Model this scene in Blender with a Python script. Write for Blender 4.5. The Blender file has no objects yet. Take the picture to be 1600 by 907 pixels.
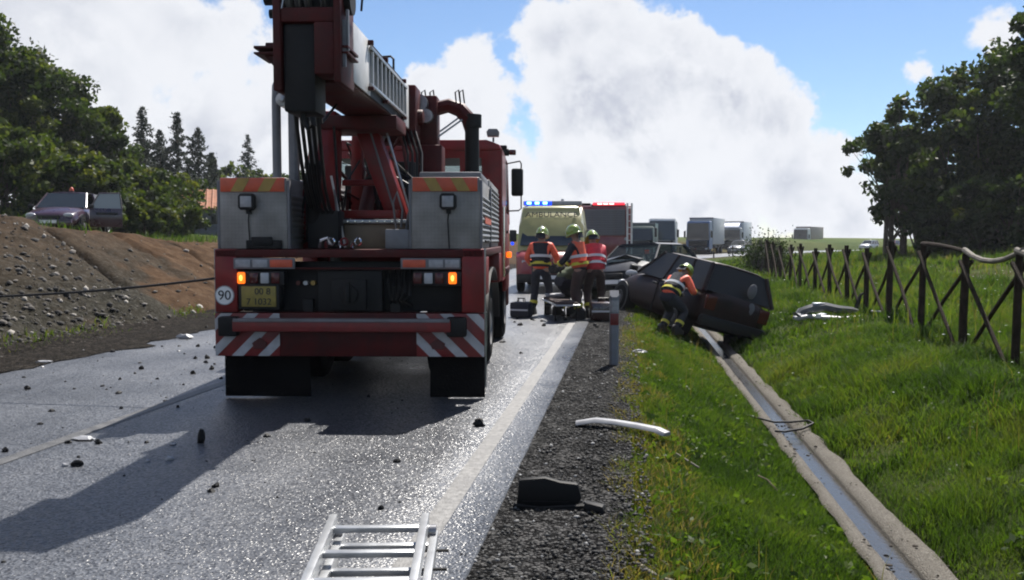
import bpy, bmesh, math, random
import numpy as np
from mathutils import Vector, Matrix, Euler

random.seed(7); rng = np.random.default_rng(7)
R = math.radians
SC = bpy.context.scene
COL = SC.collection

# ------------------------------------------------------------------ camera
YAW, PITCH, EYE = R(7.44), R(3.22), 1.5
FPX = 1386.0                                     # focal length in pixels of a 1600 px wide frame
cam_d = bpy.data.cameras.new('camera'); cam = bpy.data.objects.new('camera', cam_d); COL.objects.link(cam)
cam_d.sensor_width = 36.0; cam_d.lens = 36.0 * FPX / 1600.0
cam_d.clip_start = 0.05; cam_d.clip_end = 6000
cam.location = (0, 0, EYE); cam.rotation_euler = (R(90) - PITCH, 0, YAW)
SC.camera = cam

# ------------------------------------------------------------------ light and exposure
SUN_EL, SUN_AZ = R(54), R(15)                    # azimuth measured from +Y (road ahead) towards +X
sun_dir = Vector((math.sin(SUN_AZ) * math.cos(SUN_EL), math.cos(SUN_AZ) * math.cos(SUN_EL), math.sin(SUN_EL)))
sd = bpy.data.lights.new('sun', 'SUN'); sun = bpy.data.objects.new('sun', sd); COL.objects.link(sun)
sd.energy = 5.0; sd.angle = R(0.53); sd.color = (1.0, 0.95, 0.88)
sun.rotation_euler = sun_dir.to_track_quat('Z', 'Y').to_euler()
SC.view_settings.view_transform = 'Standard'; SC.view_settings.look = 'None'
SC.view_settings.exposure = 1.0; SC.view_settings.gamma = 1.0
SC.view_settings.use_curve_mapping = False
SC.cycles.max_bounces = 6; SC.cycles.diffuse_bounces = 2; SC.cycles.glossy_bounces = 3
SC.cycles.transmission_bounces = 4; SC.cycles.transparent_max_bounces = 8; SC.cycles.volume_bounces = 0
SC.cycles.sample_clamp_indirect = 4.0
SC.cycles.pixel_filter_type = 'BLACKMAN_HARRIS'; SC.cycles.filter_width = 2.0

def view_dir(u, v):
    """direction of a measured bearing (pixel of the 1600x907 photograph)"""
    d = Vector(((u - 800) / FPX, (453.5 - v) / FPX, -1.0)).normalized()
    return cam.rotation_euler.to_matrix() @ d

world = bpy.data.worlds.new('World'); SC.world = world; world.use_nodes = True
def build_world():
    nt = world.node_tree; N = nt.nodes; L = nt.links
    N.clear()
    out = N.new('ShaderNodeOutputWorld'); bg = N.new('ShaderNodeBackground'); L.new(bg.outputs[0], out.inputs[0])
    sky = N.new('ShaderNodeTexSky'); sky.sky_type = 'NISHITA'; sky.sun_disc = False
    sky.sun_elevation = SUN_EL; sky.sun_rotation = SUN_AZ
    sky.altitude = 600; sky.air_density = 1.0; sky.dust_density = 0.3; sky.ozone_density = 2.0
    tc = N.new('ShaderNodeTexCoord')
    def math_(op, a, b=None, c=None):
        m = N.new('ShaderNodeMath'); m.operation = op
        for i, x in enumerate((a, b, c)):
            if x is None: continue
            if isinstance(x, (int, float)): m.inputs[i].default_value = x
            else: L.new(x, m.inputs[i])
        return m.outputs[0]
    nrm = N.new('ShaderNodeVectorMath'); nrm.operation = 'NORMALIZE'; L.new(tc.outputs['Generated'], nrm.inputs[0])
    d = nrm.outputs[0]
    def noise(scale, det, rough=.55, dist=0.0, src=d, off=(0, 0, 0)):
        mp = N.new('ShaderNodeMapping'); L.new(src, mp.inputs[0]); mp.inputs['Location'].default_value = off
        n = N.new('ShaderNodeTexNoise'); n.inputs['Scale'].default_value = scale; n.inputs['Detail'].default_value = det
        n.inputs['Roughness'].default_value = rough; n.inputs['Distortion'].default_value = dist
        L.new(mp.outputs[0], n.inputs['Vector']); return n
    # cloud banks: (bearing u, v, angular radius in the same unit)
    banks = [(-60,40,300),(150,90,250),(300,40,130),(350,230,200),(480,330,190),(600,270,140),(700,230,130),(660,140,50),
             (740,170,75),(880,60,80),(950,40,85),(1030,100,90),(930,170,110),(1010,220,130),(1120,160,85),(1200,190,85),
             (1250,280,95),(1330,335,70),(1420,370,60),(1520,385,70),(900,310,150),(1110,310,130),(1425,108,110,-.62),(1580,75,110,-.5),(-300,250,300),(1000,340,200)]
    vecs = [(view_dir(q[0], q[1]), q[2] / FPX, q[3] if len(q) > 3 else 0.0) for q in banks]
    r2 = random.Random(3)                        # unseen clouds all round, kept sparser to weaken the fill light
    for i in range(22):
        az = r2.uniform(0, 2 * math.pi); el = abs(r2.gauss(0.0, 0.55))
        v = Vector((math.sin(az) * math.cos(el), math.cos(az) * math.cos(el), math.sin(el)))
        c = cam.rotation_euler.to_matrix().transposed() @ v
        if c.z < -0.55 and abs(c.x / -c.z) < 0.85 and abs(c.y / -c.z) < 0.62: continue
        vecs.append((v, r2.uniform(0.12, 0.26), r2.choice((0.0, 0.0, -.3))))
    # warped direction gives billowing outlines
    n1 = noise(5.0, 7, .62, 0.3)
    n2 = noise(17.0, 5, .6, 0.0, off=(3, 1, 5))
    wn = noise(7.0, 5, .6, 0.0, off=(2, 7, 4)); wv = N.new('ShaderNodeVectorMath'); wv.operation = 'MULTIPLY_ADD'
    L.new(wn.outputs['Color'], wv.inputs[0]); wv.inputs[1].default_value = (.16, .16, .16); wv.inputs[2].default_value = (-.08, -.08, -.08)
    wd = N.new('ShaderNodeVectorMath'); wd.operation = 'ADD'; L.new(d, wd.inputs[0]); L.new(wv.outputs[0], wd.inputs[1]); dw = wd.outputs[0]
    acc = None
    for v, r, w in vecs:
        ds = N.new('ShaderNodeVectorMath'); ds.operation = 'DISTANCE'; L.new(dw, ds.inputs[0]); ds.inputs[1].default_value = v
        k = math_('MULTIPLY_ADD', ds.outputs['Value'], -1.0 / r, 1.0 + w)
        acc = k if acc is None else math_('SMOOTH_MAX', acc, k, 0.35)
    nn = math_('ADD', math_('MULTIPLY', math_('SUBTRACT', n1.outputs['Fac'], .5), 2.1),
                      math_('MULTIPLY', math_('SUBTRACT', n2.outputs['Fac'], .5), 0.95))
    m = math_('ADD', acc, nn)
    ss = N.new('ShaderNodeMapRange'); ss.interpolation_type = 'SMOOTHSTEP'; L.new(m, ss.inputs['Value'])
    ss.inputs['From Min'].default_value = 0.0; ss.inputs['From Max'].default_value = 0.24
    # body of the cloud: white tops, grey-blue hollows
    n3 = noise(8.0, 6, .6, 0.4, off=(9, 2, 1))
    sh = N.new('ShaderNodeMapRange'); sh.interpolation_type = 'SMOOTHSTEP'; L.new(n3.outputs['Fac'], sh.inputs['Value'])
    sh.inputs['From Min'].default_value = 0.36; sh.inputs['From Max'].default_value = 0.62
    thick = N.new('ShaderNodeMapRange'); L.new(m, thick.inputs['Value']); thick.inputs['From Min'].default_value = 0.3; thick.inputs['From Max'].default_value = 1.1
    thick.inputs['To Min'].default_value = 0.0; thick.inputs['To Max'].default_value = 1.0
    up = (0, 0, -.035)                            # light comes from above: tops of the billows bright, hollows below them grey
    n1u = noise(5.0, 7, .62, 0.3, off=up); n2u = noise(17.0, 5, .6, 0.0, off=(3, 1, 5 - .022))
    g1 = math_('MULTIPLY', math_('SUBTRACT', n1.outputs['Fac'], n1u.outputs['Fac']), 3.2)
    g2 = math_('MULTIPLY', math_('SUBTRACT', n2.outputs['Fac'], n2u.outputs['Fac']), 1.6)
    sh2 = N.new('ShaderNodeMapRange'); sh2.interpolation_type = 'SMOOTHSTEP'; L.new(math_('ADD', math_('ADD', g1, g2), math_('MULTIPLY', math_('SUBTRACT', n3.outputs['Fac'], .5), 2.2)), sh2.inputs['Value'])
    sh2.inputs['From Min'].default_value = -.62; sh2.inputs['From Max'].default_value = .42; sh = sh2
    dark = math_('MULTIPLY', math_('SUBTRACT', 1.0, sh.outputs[0]), thick.outputs[0])
    cc = N.new('ShaderNodeMix'); cc.data_type = 'RGBA'; L.new(dark, cc.inputs[0])
    cc.inputs[6].default_value = (8.7, 8.9, 9.4, 1); cc.inputs[7].default_value = (4.6, 5.0, 6.1, 1)
    mx = N.new('ShaderNodeMix'); mx.data_type = 'RGBA'; L.new(ss.outputs[0], mx.inputs[0])
    skc = N.new('ShaderNodeMix'); skc.data_type = 'RGBA'; skc.blend_type = 'MULTIPLY'; skc.inputs[0].default_value = 1.0
    L.new(sky.outputs[0], skc.inputs[6]); skc.inputs[7].default_value = (1.02, 1.12, 1.25, 1)
    L.new(skc.outputs[2], mx.inputs[6]); L.new(cc.outputs[2], mx.inputs[7])
    L.new(mx.outputs[2], bg.inputs[0]); bg.inputs[1].default_value = 0.05
build_world()

# ------------------------------------------------------------------ helpers: materials
MATS = {}
def _new(name):
    m = bpy.data.materials.new(name); m.use_nodes = True
    return m, m.node_tree.nodes, m.node_tree.links, m.node_tree.nodes['Principled BSDF']
def pbr(name, col, rough=.5, metal=0.0, var=.18, vs=6.0, bump=0.0, bs=60.0, coat=0.0, dirt=0.0, dcol=(.12, .10, .08), spec=.5):
    m, N, L, b = _new(name)
    tc = N.new('ShaderNodeTexCoord')
    n = N.new('ShaderNodeTexNoise'); n.inputs['Scale'].default_value = vs; n.inputs['Detail'].default_value = 5
    L.new(tc.outputs['Object'], n.inputs['Vector'])
    r = N.new('ShaderNodeValToRGB'); L.new(n.outputs['Fac'], r.inputs[0])
    r.color_ramp.elements[0].position = .3; r.color_ramp.elements[1].position = .72
    r.color_ramp.elements[0].color = [max(0, c * (1 - var)) for c in col] + [1]
    r.color_ramp.elements[1].color = [min(1, c * (1 + var)) for c in col] + [1]
    src = r.outputs[0]
    if dirt > 0:
        n2 = N.new('ShaderNodeTexNoise'); n2.inputs['Scale'].default_value = 3.1; n2.inputs['Detail'].default_value = 8; n2.inputs['Roughness'].default_value = .7
        L.new(tc.outputs['Object'], n2.inputs['Vector'])
        mr = N.new('ShaderNodeMapRange'); L.new(n2.outputs['Fac'], mr.inputs[0]); mr.inputs[1].default_value = .45; mr.inputs[2].default_value = .7; mr.inputs[4].default_value = dirt
        mx = N.new('ShaderNodeMix'); mx.data_type = 'RGBA'; L.new(mr.outputs[0], mx.inputs[0]); L.new(src, mx.inputs[6]); mx.inputs[7].default_value = (*dcol, 1)
        src = mx.outputs[2]
    L.new(src, b.inputs['Base Color'])
    rr = N.new('ShaderNodeMapRange'); L.new(n.outputs['Fac'], rr.inputs[0]); rr.inputs[3].default_value = max(.03, rough - .08); rr.inputs[4].default_value = min(1, rough + .1)
    L.new(rr.outputs[0], b.inputs['Roughness'])
    b.inputs['Metallic'].default_value = metal; b.inputs['Coat Weight'].default_value = coat; b.inputs['Coat Roughness'].default_value = .1
    b.inputs['Specular IOR Level'].default_value = spec
    if bump > 0:
        nb = N.new('ShaderNodeTexNoise'); nb.inputs['Scale'].default_value = bs; nb.inputs['Detail'].default_value = 4; L.new(tc.outputs['Object'], nb.inputs['Vector'])
        bp = N.new('ShaderNodeBump'); bp.inputs['Strength'].default_value = bump; bp.inputs['Distance'].default_value = .02
        L.new(nb.outputs['Fac'], bp.inputs['Height']); L.new(bp.outputs[0], b.inputs['Normal'])
    MATS[name] = m; return m
def lamp_mat(name, col, strength):
    m, N, L, b = _new(name); b.inputs['Base Color'].default_value = (*[c * .5 for c in col], 1)
    b.inputs['Emission Color'].default_value = (*col, 1); b.inputs['Emission Strength'].default_value = strength
    b.inputs['Roughness'].default_value = .2; MATS[name] = m; return m
def glass_mat(name, tint=(.02, .025, .03), clear=0.0):
    m, N, L, b = _new(name); b.inputs['Base Color'].default_value = (*tint, 1); b.inputs['Roughness'].default_value = .06
    if clear > 0:
        t = N.new('ShaderNodeBsdfTransparent'); t.inputs[0].default_value = (.85, .9, .9, 1)
        mx = N.new('ShaderNodeMixShader'); mx.inputs[0].default_value = clear
        o = N['Material Output']; L.new(b.outputs[0], mx.inputs[1]); L.new(t.outputs[0], mx.inputs[2]); L.new(mx.outputs[0], o.inputs[0])
    MATS[name] = m; return m

# ------------------------------------------------------------------ helpers: meshes
class MB:
    def __init__(s): s.v = []; s.f = []
    def _add(s, vs, fs):
        o = len(s.v); s.v += [tuple(p) for p in vs]; s.f += [tuple(i + o for i in f) for f in fs]; return s
    def box(s, c, size, rot=None):
        hx, hy, hz = [q / 2 for q in size]; c = Vector(c)
        M = Euler(rot).to_matrix() if rot is not None and not isinstance(rot, Matrix) else (rot or Matrix.Identity(3))
        vs = [c + M @ Vector((x * hx, y * hy, z * hz)) for x in (-1, 1) for y in (-1, 1) for z in (-1, 1)]
        return s._add(vs, [(0, 1, 3, 2), (4, 6, 7, 5), (0, 4, 5, 1), (2, 3, 7, 6), (0, 2, 6, 4), (1, 5, 7, 3)])
    def span(s, a, b): return s.box([(p + q) / 2 for p, q in zip(a, b)], [abs(q - p) for p, q in zip(a, b)])
    def bar(s, p0, p1, w, h, up=(0, 0, 1)):
        p0 = Vector(p0); p1 = Vector(p1); d = p1 - p0; y = d.normalized(); z = Vector(up)
        x = y.cross(z); x = x.normalized() if x.length > 1e-4 else Vector((1, 0, 0)); z = x.cross(y)
        return s.box((p0 + p1) / 2, (w, d.length, h), Matrix((x, y, z)).transposed())
    def cyl(s, p0, p1, r0, r1=None, n=12, caps=True):
        r1 = r0 if r1 is None else r1
        return s.tube([p0, p1], [r0, r1], n, caps)
    def tube(s, pts, r, n=8, caps=True):
        pts = [Vector(p) for p in pts]; k = len(pts); rs = r if isinstance(r, (list, tuple)) else [r] * k
        vs = []; prev = None
        for i, p in enumerate(pts):
            t = (pts[min(i + 1, k - 1)] - pts[max(i - 1, 0)]).normalized()
            a = prev if prev is not None else (Vector((0, 0, 1)) if abs(t.z) < .9 else Vector((1, 0, 0)))
            x = a - t * a.dot(t); x = x.normalized() if x.length > 1e-5 else t.orthogonal().normalized()
            prev = x; y = t.cross(x)
            vs += [p + (x * math.cos(2 * math.pi * j / n) + y * math.sin(2 * math.pi * j / n)) * rs[i] for j in range(n)]
        fs = [(i * n + j, i * n + (j + 1) % n, (i + 1) * n + (j + 1) % n, (i + 1) * n + j) for i in range(k - 1) for j in range(n)]
        if caps: fs += [tuple(range(n))[::-1], tuple((k - 1) * n + j for j in range(n))]
        return s._add(vs, fs)
    def loft(s, rings, caps=True):
        n = len(rings[0]); k = len(rings); vs = [p for r in rings for p in r]
        fs = [(i * n + j, i * n + (j + 1) % n, (i + 1) * n + (j + 1) % n, (i + 1) * n + j) for i in range(k - 1) for j in range(n)]
        if caps: fs += [tuple(range(n))[::-1], tuple((k - 1) * n + j for j in range(n))]
        return s._add(vs, fs)
    def prism(s, poly, axis, a, b):
        """poly: 2d points in the other two axes, in order (x,y,z without axis)"""
        def P(p, t):
            q = list(p); q.insert(axis, t); return q
        return s.loft([[P(p, a) for p in poly], [P(p, b) for p in poly]])
    def lathe(s, prof, n=28, c=(0, 0, 0), axis=0):
        """prof: (radius, offset along axis)"""
        rings = []
        for r, t in prof:
            ring = []
            for j in range(n):
                an = 2 * math.pi * j / n; q = [r * math.cos(an), r * math.sin(an)]; q.insert(axis, t)
                ring.append([q[i] + c[i] for i in range(3)])
            rings.append(ring)
        return s.loft(rings, caps=False)
    def ball(s, c, r, n=10, m=7, half=False):
        if isinstance(r, (int, float)): r = (r, r, r)
        rings = []
        for i in range(m):
            th = (math.pi / 2 if half else math.pi) * (i + (0 if half else .5)) / (m - 1 + (0 if half else 1)) - (0 if half else math.pi / 2)
            if half: th = math.pi / 2 * i / (m - 1) * .97
            rings.append([(c[0] + r[0] * math.cos(th) * math.cos(2 * math.pi * j / n), c[1] + r[1] * math.cos(th) * math.sin(2 * math.pi * j / n), c[2] + r[2] * math.sin(th)) for j in range(n)])
        return s.loft(rings)
    def quad(s, *p): return s._add(p, [tuple(range(len(p)))])
    def plate(s, pts, t, nrm=None):
        """thick polygon through 3d points"""
        pts = [Vector(p) for p in pts]
        if nrm is None: nrm = (pts[1] - pts[0]).cross(pts[2] - pts[0]).normalized()
        o = Vector(nrm) * t
        return s.loft([pts, [p + o for p in pts]])
    def mesh(s, name, bevel=0, angle=35):
        me = bpy.data.meshes.new(name); me.from_pydata([tuple(p) for p in s.v], [], s.f)
        bm = bmesh.new(); bm.from_mesh(me)
        bmesh.ops.recalc_face_normals(bm, faces=bm.faces)
        if bevel:
            ed = [e for e in bm.edges if len(e.link_faces) == 2 and e.calc_face_angle(0) > .6]
            bmesh.ops.bevel(bm, geom=ed, offset=bevel, segments=2, affect='EDGES', profile=.5, clamp_overlap=True)
        bm.to_mesh(me); bm.free()
        me.shade_smooth(); me.set_sharp_from_angle(angle=R(angle))
        return me
    def build(s, name, mat, parent=None, bevel=0, angle=35, loc=None, rot=None):
        return obj(name, s.mesh(name, bevel, angle), mat, parent, loc, rot)
def M_(m): return MATS[m] if isinstance(m, str) else m
def obj(name, me, mat=None, parent=None, loc=None, rot=None):
    if mat is not None and len(me.materials) == 0: me.materials.append(M_(mat))
    o = bpy.data.objects.new(name, me); COL.objects.link(o)
    if parent is not None: o.parent = parent
    if loc is not None: o.location = loc
    if rot is not None: o.rotation_euler = rot
    return o
def tag(o, label, cat, group=None):
    o['label'] = label; o['category'] = cat
    if group: o['group'] = group
    return o
def thing(name, label, cat, loc=(0, 0, 0), rz=0, group=None, rot=None):
    o = bpy.data.objects.new(name, None); COL.objects.link(o); o.empty_display_size = .2
    o.location = loc; o.rotation_euler = rot if rot is not None else (0, 0, rz)
    return tag(o, label, cat, group)
def struct(name, o): o['kind'] = 'structure'; return o
def stuff(o): o['kind'] = 'stuff'; return o
def dup(root, parent=None):
    c = root.copy(); COL.objects.link(c)
    if parent is not None: c.parent = parent
    for ch in list(root.children): dup(ch, c)
    return c
def text_mesh(txt, size, depth=.002):
    cu = bpy.data.curves.new('text', 'FONT'); cu.body = txt; cu.size = size; cu.extrude = depth; cu.align_x = 'CENTER'; cu.align_y = 'CENTER'
    o = bpy.data.objects.new('text', cu); COL.objects.link(o)
    dg = bpy.context.evaluated_depsgraph_get(); me = bpy.data.meshes.new_from_object(o.evaluated_get(dg))
    bpy.data.objects.remove(o); return me
def lettering(name, txt, size, mat, parent, loc, rot=(R(90), 0, 0), sx=1.0):
    me = text_mesh(txt, size); o = obj(name, me, mat, parent, loc, rot); o.scale = (sx, 1, 1); return o

def ray(u, z, h):
    """ground place at a measured bearing u, distance z along the view axis and height h"""
    xc = (u - 800) * z / FPX
    return Vector((xc * math.cos(YAW) - z * math.sin(YAW), z * math.cos(YAW) + xc * math.sin(YAW), h))

def vnoise(x, y, seed=0):
    xi = np.floor(x).astype(np.int64); yi = np.floor(y).astype(np.int64); fx = x - xi; fy = y - yi
    fx = fx * fx * (3 - 2 * fx); fy = fy * fy * (3 - 2 * fy)
    def h(a, b):
        n = (a * 374761393 + b * 668265263 + seed * 982451653) & 0x7fffffff
        n = ((n ^ (n >> 13)) * 1274126177) & 0x7fffffff
        return ((n ^ (n >> 16)) & 0xffff) / 65535.0
    return (h(xi, yi) * (1 - fx) + h(xi + 1, yi) * fx) * (1 - fy) + (h(xi, yi + 1) * (1 - fx) + h(xi + 1, yi + 1) * fx) * fy - .5
def raw_mesh(name, V, loops, starts, totals):
    me = bpy.data.meshes.new(name)
    me.vertices.add(len(V)); me.vertices.foreach_set('co', np.ascontiguousarray(V, dtype=np.float32).ravel())
    me.loops.add(len(loops)); me.loops.foreach_set('vertex_index', np.ascontiguousarray(loops, dtype=np.int32))
    me.polygons.add(len(starts)); me.polygons.foreach_set('loop_start', np.ascontiguousarray(starts, dtype=np.int32))
    me.update(calc_edges=True); me.validate(); return me
def quads_mesh(name, V, nv=4):
    n = len(V) // nv; return raw_mesh(name, V, np.arange(n * nv), np.arange(n) * nv, None)
def grid_mesh(name, X, Y, Z):
    r, c = X.shape; V = np.stack([X, Y, Z], -1).reshape(-1, 3)
    i = np.arange(r * c).reshape(r, c); q = np.stack([i[:-1, :-1], i[:-1, 1:], i[1:, 1:], i[1:, :-1]], -1).reshape(-1, 4)
    me = raw_mesh(name, V, q.ravel(), np.arange(len(q)) * 4, None); me.shade_smooth(); return me
# ================================================================== THE SETTING
def shift(Y):
    """the road runs straight, then bends right"""
    Y = np.asarray(Y, dtype=float); a = np.clip(Y - 29, 0, 131); return a * a / 304 + np.clip(Y - 160, 0, 250) * .86
def slope_dir(Y): return float((shift(Y + .5) - shift(Y - .5)))
RS_X = np.array([-.72, 0., .3, .75, 1.5, 1.62, 2.0, 2.1, 2.65, 3.4, 4.3, 7, 14, 26, 60, 400])
RS_Z = np.array([-.07, -.07, -.10, -.28, -.60, -.76, -.76, -.58, -.33, -.06, .06, .22, .85, 1.5, 1.75, 3.0])
def height(s, Y):
    s = np.asarray(s, dtype=float); Y = np.asarray(Y, dtype=float); s, Y = np.broadcast_arrays(s, Y)
    zr = np.interp(s, RS_X, RS_Z); k = np.clip((Y - 33) / 25, 0, 1); k = k * k * (3 - 2 * k)
    zr = np.where(zr < 0, zr * (1 - .72 * k), zr * (1 - .55 * np.clip((Y - 60) / 60, 0, 1)))
    nb = (vnoise(s * 1.1, Y * .9, 3) * .16 + vnoise(s * 3.1, Y * 2.7, 4) * .06) * np.clip((s - 2.15) / .7, 0, 1) \
       + vnoise(s * 2.2, Y * 1.6, 5) * .05 * np.clip((s - .2) / .3, 0, 1) * np.clip((1.5 - s) / .3, 0, 1)
    zr = zr + nb
    hc = np.interp(Y, [0, 16, 25, 40, 80, 200], [1.9, 1.88, 1.31, 1.1, 1.2, 1.0])
    t = np.clip((-8.25 - s) / 3.7, 0, 1); prof = t ** .92
    zl = -.05 + (hc + .05) * prof + np.clip(-12.4 - s, 0, 16) * .05
    on = np.clip((-8.15 - s) / .5, 0, 1)
    zl = zl + on * (vnoise(s * .8, Y * .8, 6) * .22 + vnoise(s * 2.5, Y * 2.3, 7) * .11 + vnoise(s * 6.5, Y * 6, 8) * .055)
    for y0, dep, wd in ((17.2, .34, .15), (22.2, .20, .11), (26.6, .30, .15), (14.2, .12, .12), (20.0, .10, .10), (24.4, .12, .1), (31, .2, .2)):
        yy = y0 + vnoise(s * 1.3, s * 0 + y0, 9) * .5 + (s + 12.4) * -.5
        zl = zl - dep * np.exp(-((Y - yy) / wd) ** 2) * np.clip((-9.3 - s) / .8, 0, 1) * np.clip((s + 13.6) / .8, 0, 1)
    z = np.where(s > -.72, zr, np.where(s < -8.0, zl, -.07))
    return z
def ground(X, Y): return float(height(X - shift(Y), Y))

def mat_terrain():
    m, N, L, b = _new('terrain'); tc = N.new('ShaderNodeTexCoord')
    def at(n):
        a = N.new('ShaderNodeAttribute'); a.attribute_name = n; return a.outputs['Fac']
    def noi(s, d=6, r=.6):
        n = N.new('ShaderNodeTexNoise'); n.inputs['Scale'].default_value = s; n.inputs['Detail'].default_value = d; n.inputs['Roughness'].default_value = r
        L.new(tc.outputs['Object'], n.inputs['Vector']); return n.outputs['Fac']
    def ramp(f, *st):
        r = N.new('ShaderNodeValToRGB'); L.new(f, r.inputs[0]); e = r.color_ramp.elements
        while len(e) < len(st): e.new(.5)
        for i, (p, c) in enumerate(st): e[i].position = p; e[i].color = (*c, 1)
        return r.outputs[0]
    def mix(f, a, c):
        x = N.new('ShaderNodeMix'); x.data_type = 'RGBA'; L.new(f, x.inputs[0]); L.new(a, x.inputs[6]); L.new(c, x.inputs[7]); return x.outputs[2]
    g = ramp(noi(1.7), (.3, (.022, .034, .010)), (.52, (.042, .058, .016)), (.75, (.075, .08, .026)))
    dirt = ramp(noi(2.6, 9, .7), (.28, (.026, .016, .010)), (.5, (.066, .041, .025)), (.72, (.115, .077, .050)))
    rub = ramp(noi(11, 9, .75), (.3, (.008, .010, .008)), (.5, (.026, .028, .024)), (.68, (.085, .084, .074)))
    far = ramp(noi(.05), (.35, (.05, .075, .025)), (.65, (.095, .11, .04)))
    c = mix(at('dirt'), g, dirt); c = mix(at('rubble'), c, rub); c = mix(at('far'), c, far)
    L.new(c, b.inputs['Base Color']); b.inputs['Roughness'].default_value = 1.0; b.inputs['Specular IOR Level'].default_value = .03
    bp = N.new('ShaderNodeBump'); bp.inputs['Strength'].default_value = .9; bp.inputs['Distance'].default_value = .05
    L.new(noi(14, 8, .75), bp.inputs['Height']); L.new(bp.outputs[0], b.inputs['Normal']); MATS['terrain'] = m
mat_terrain()
def make_terrain():
    sl = np.concatenate([[-1800, -900, -450, -220, -120, -80, -60, -45, -36, -30, -26, -22, -19, -17, -15.5, -14.4], np.arange(-13.6, -7.95, .1), [-7.5, -5, -3, -1.3],
                         np.arange(-.75, 4.7, .1), [5, 5.5, 6, 6.6, 7.3, 8, 9, 10, 11, 12, 13.5, 15, 17, 19, 22, 26, 32, 40, 52, 70, 100, 150, 260, 500, 900, 1800]])
    yl = np.concatenate([[-80, -40, -20, -10, -5, -2, 0], np.arange(1, 8, .13), np.arange(8, 30, .075), np.arange(30, 60, .6), np.arange(60, 130, 2.5), [140, 150, 165, 180, 200, 225, 260, 310, 400, 550, 800, 1200, 2000, 3500]])
    S, Y = np.meshgrid(sl, yl); X = S + shift(Y); Z = height(S, Y)
    far = np.clip((np.hypot(X, Y) - 90) / 80, 0, 1)
    me = grid_mesh('terrain', X, Y, Z)
    def attr(n, a):
        t = me.attributes.new(n, 'FLOAT', 'POINT'); t.data.foreach_set('value', a.astype(np.float32).ravel())
    nz = vnoise(S * .9, Y * .9, 11) + .5 * vnoise(S * 3, Y * 3, 12)
    dirt = np.clip((-7.9 - S) / .2, 0, 1) * np.clip(1.35 - np.clip((-13.5 - S) / 6, 0, 2) + nz * .5, 0, 1) * (1 - far)
    dirt = np.maximum(dirt, np.clip(.75 - (S - .02) / .22 + nz, 0, 1) * (S > -.72) * .6)
    dirt = np.maximum(dirt, np.clip((S - 4.6) / 2, 0, 1) * np.clip(.35 + nz, 0, 1) * .6)
    attr('dirt', dirt)
    h01 = np.clip((-8.2 - S) / 4.1, 0, 1)
    rub = np.clip((Y * -.55 + 9.6 - h01 * -2.5) * .9 + nz * 3, 0, 1) * np.clip(1.15 - h01 * .75, 0, 1) * (S < -8)
    rub = np.maximum(rub, np.clip(.45 - h01 * 1.5 + nz * 1.6, 0, 1) * (S < -8))
    attr('rubble', np.clip(rub * .85, 0, 1) * (1 - far)); attr('far', far)
    struct('terrain', obj('terrain', me, 'terrain'))
make_terrain()

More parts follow.
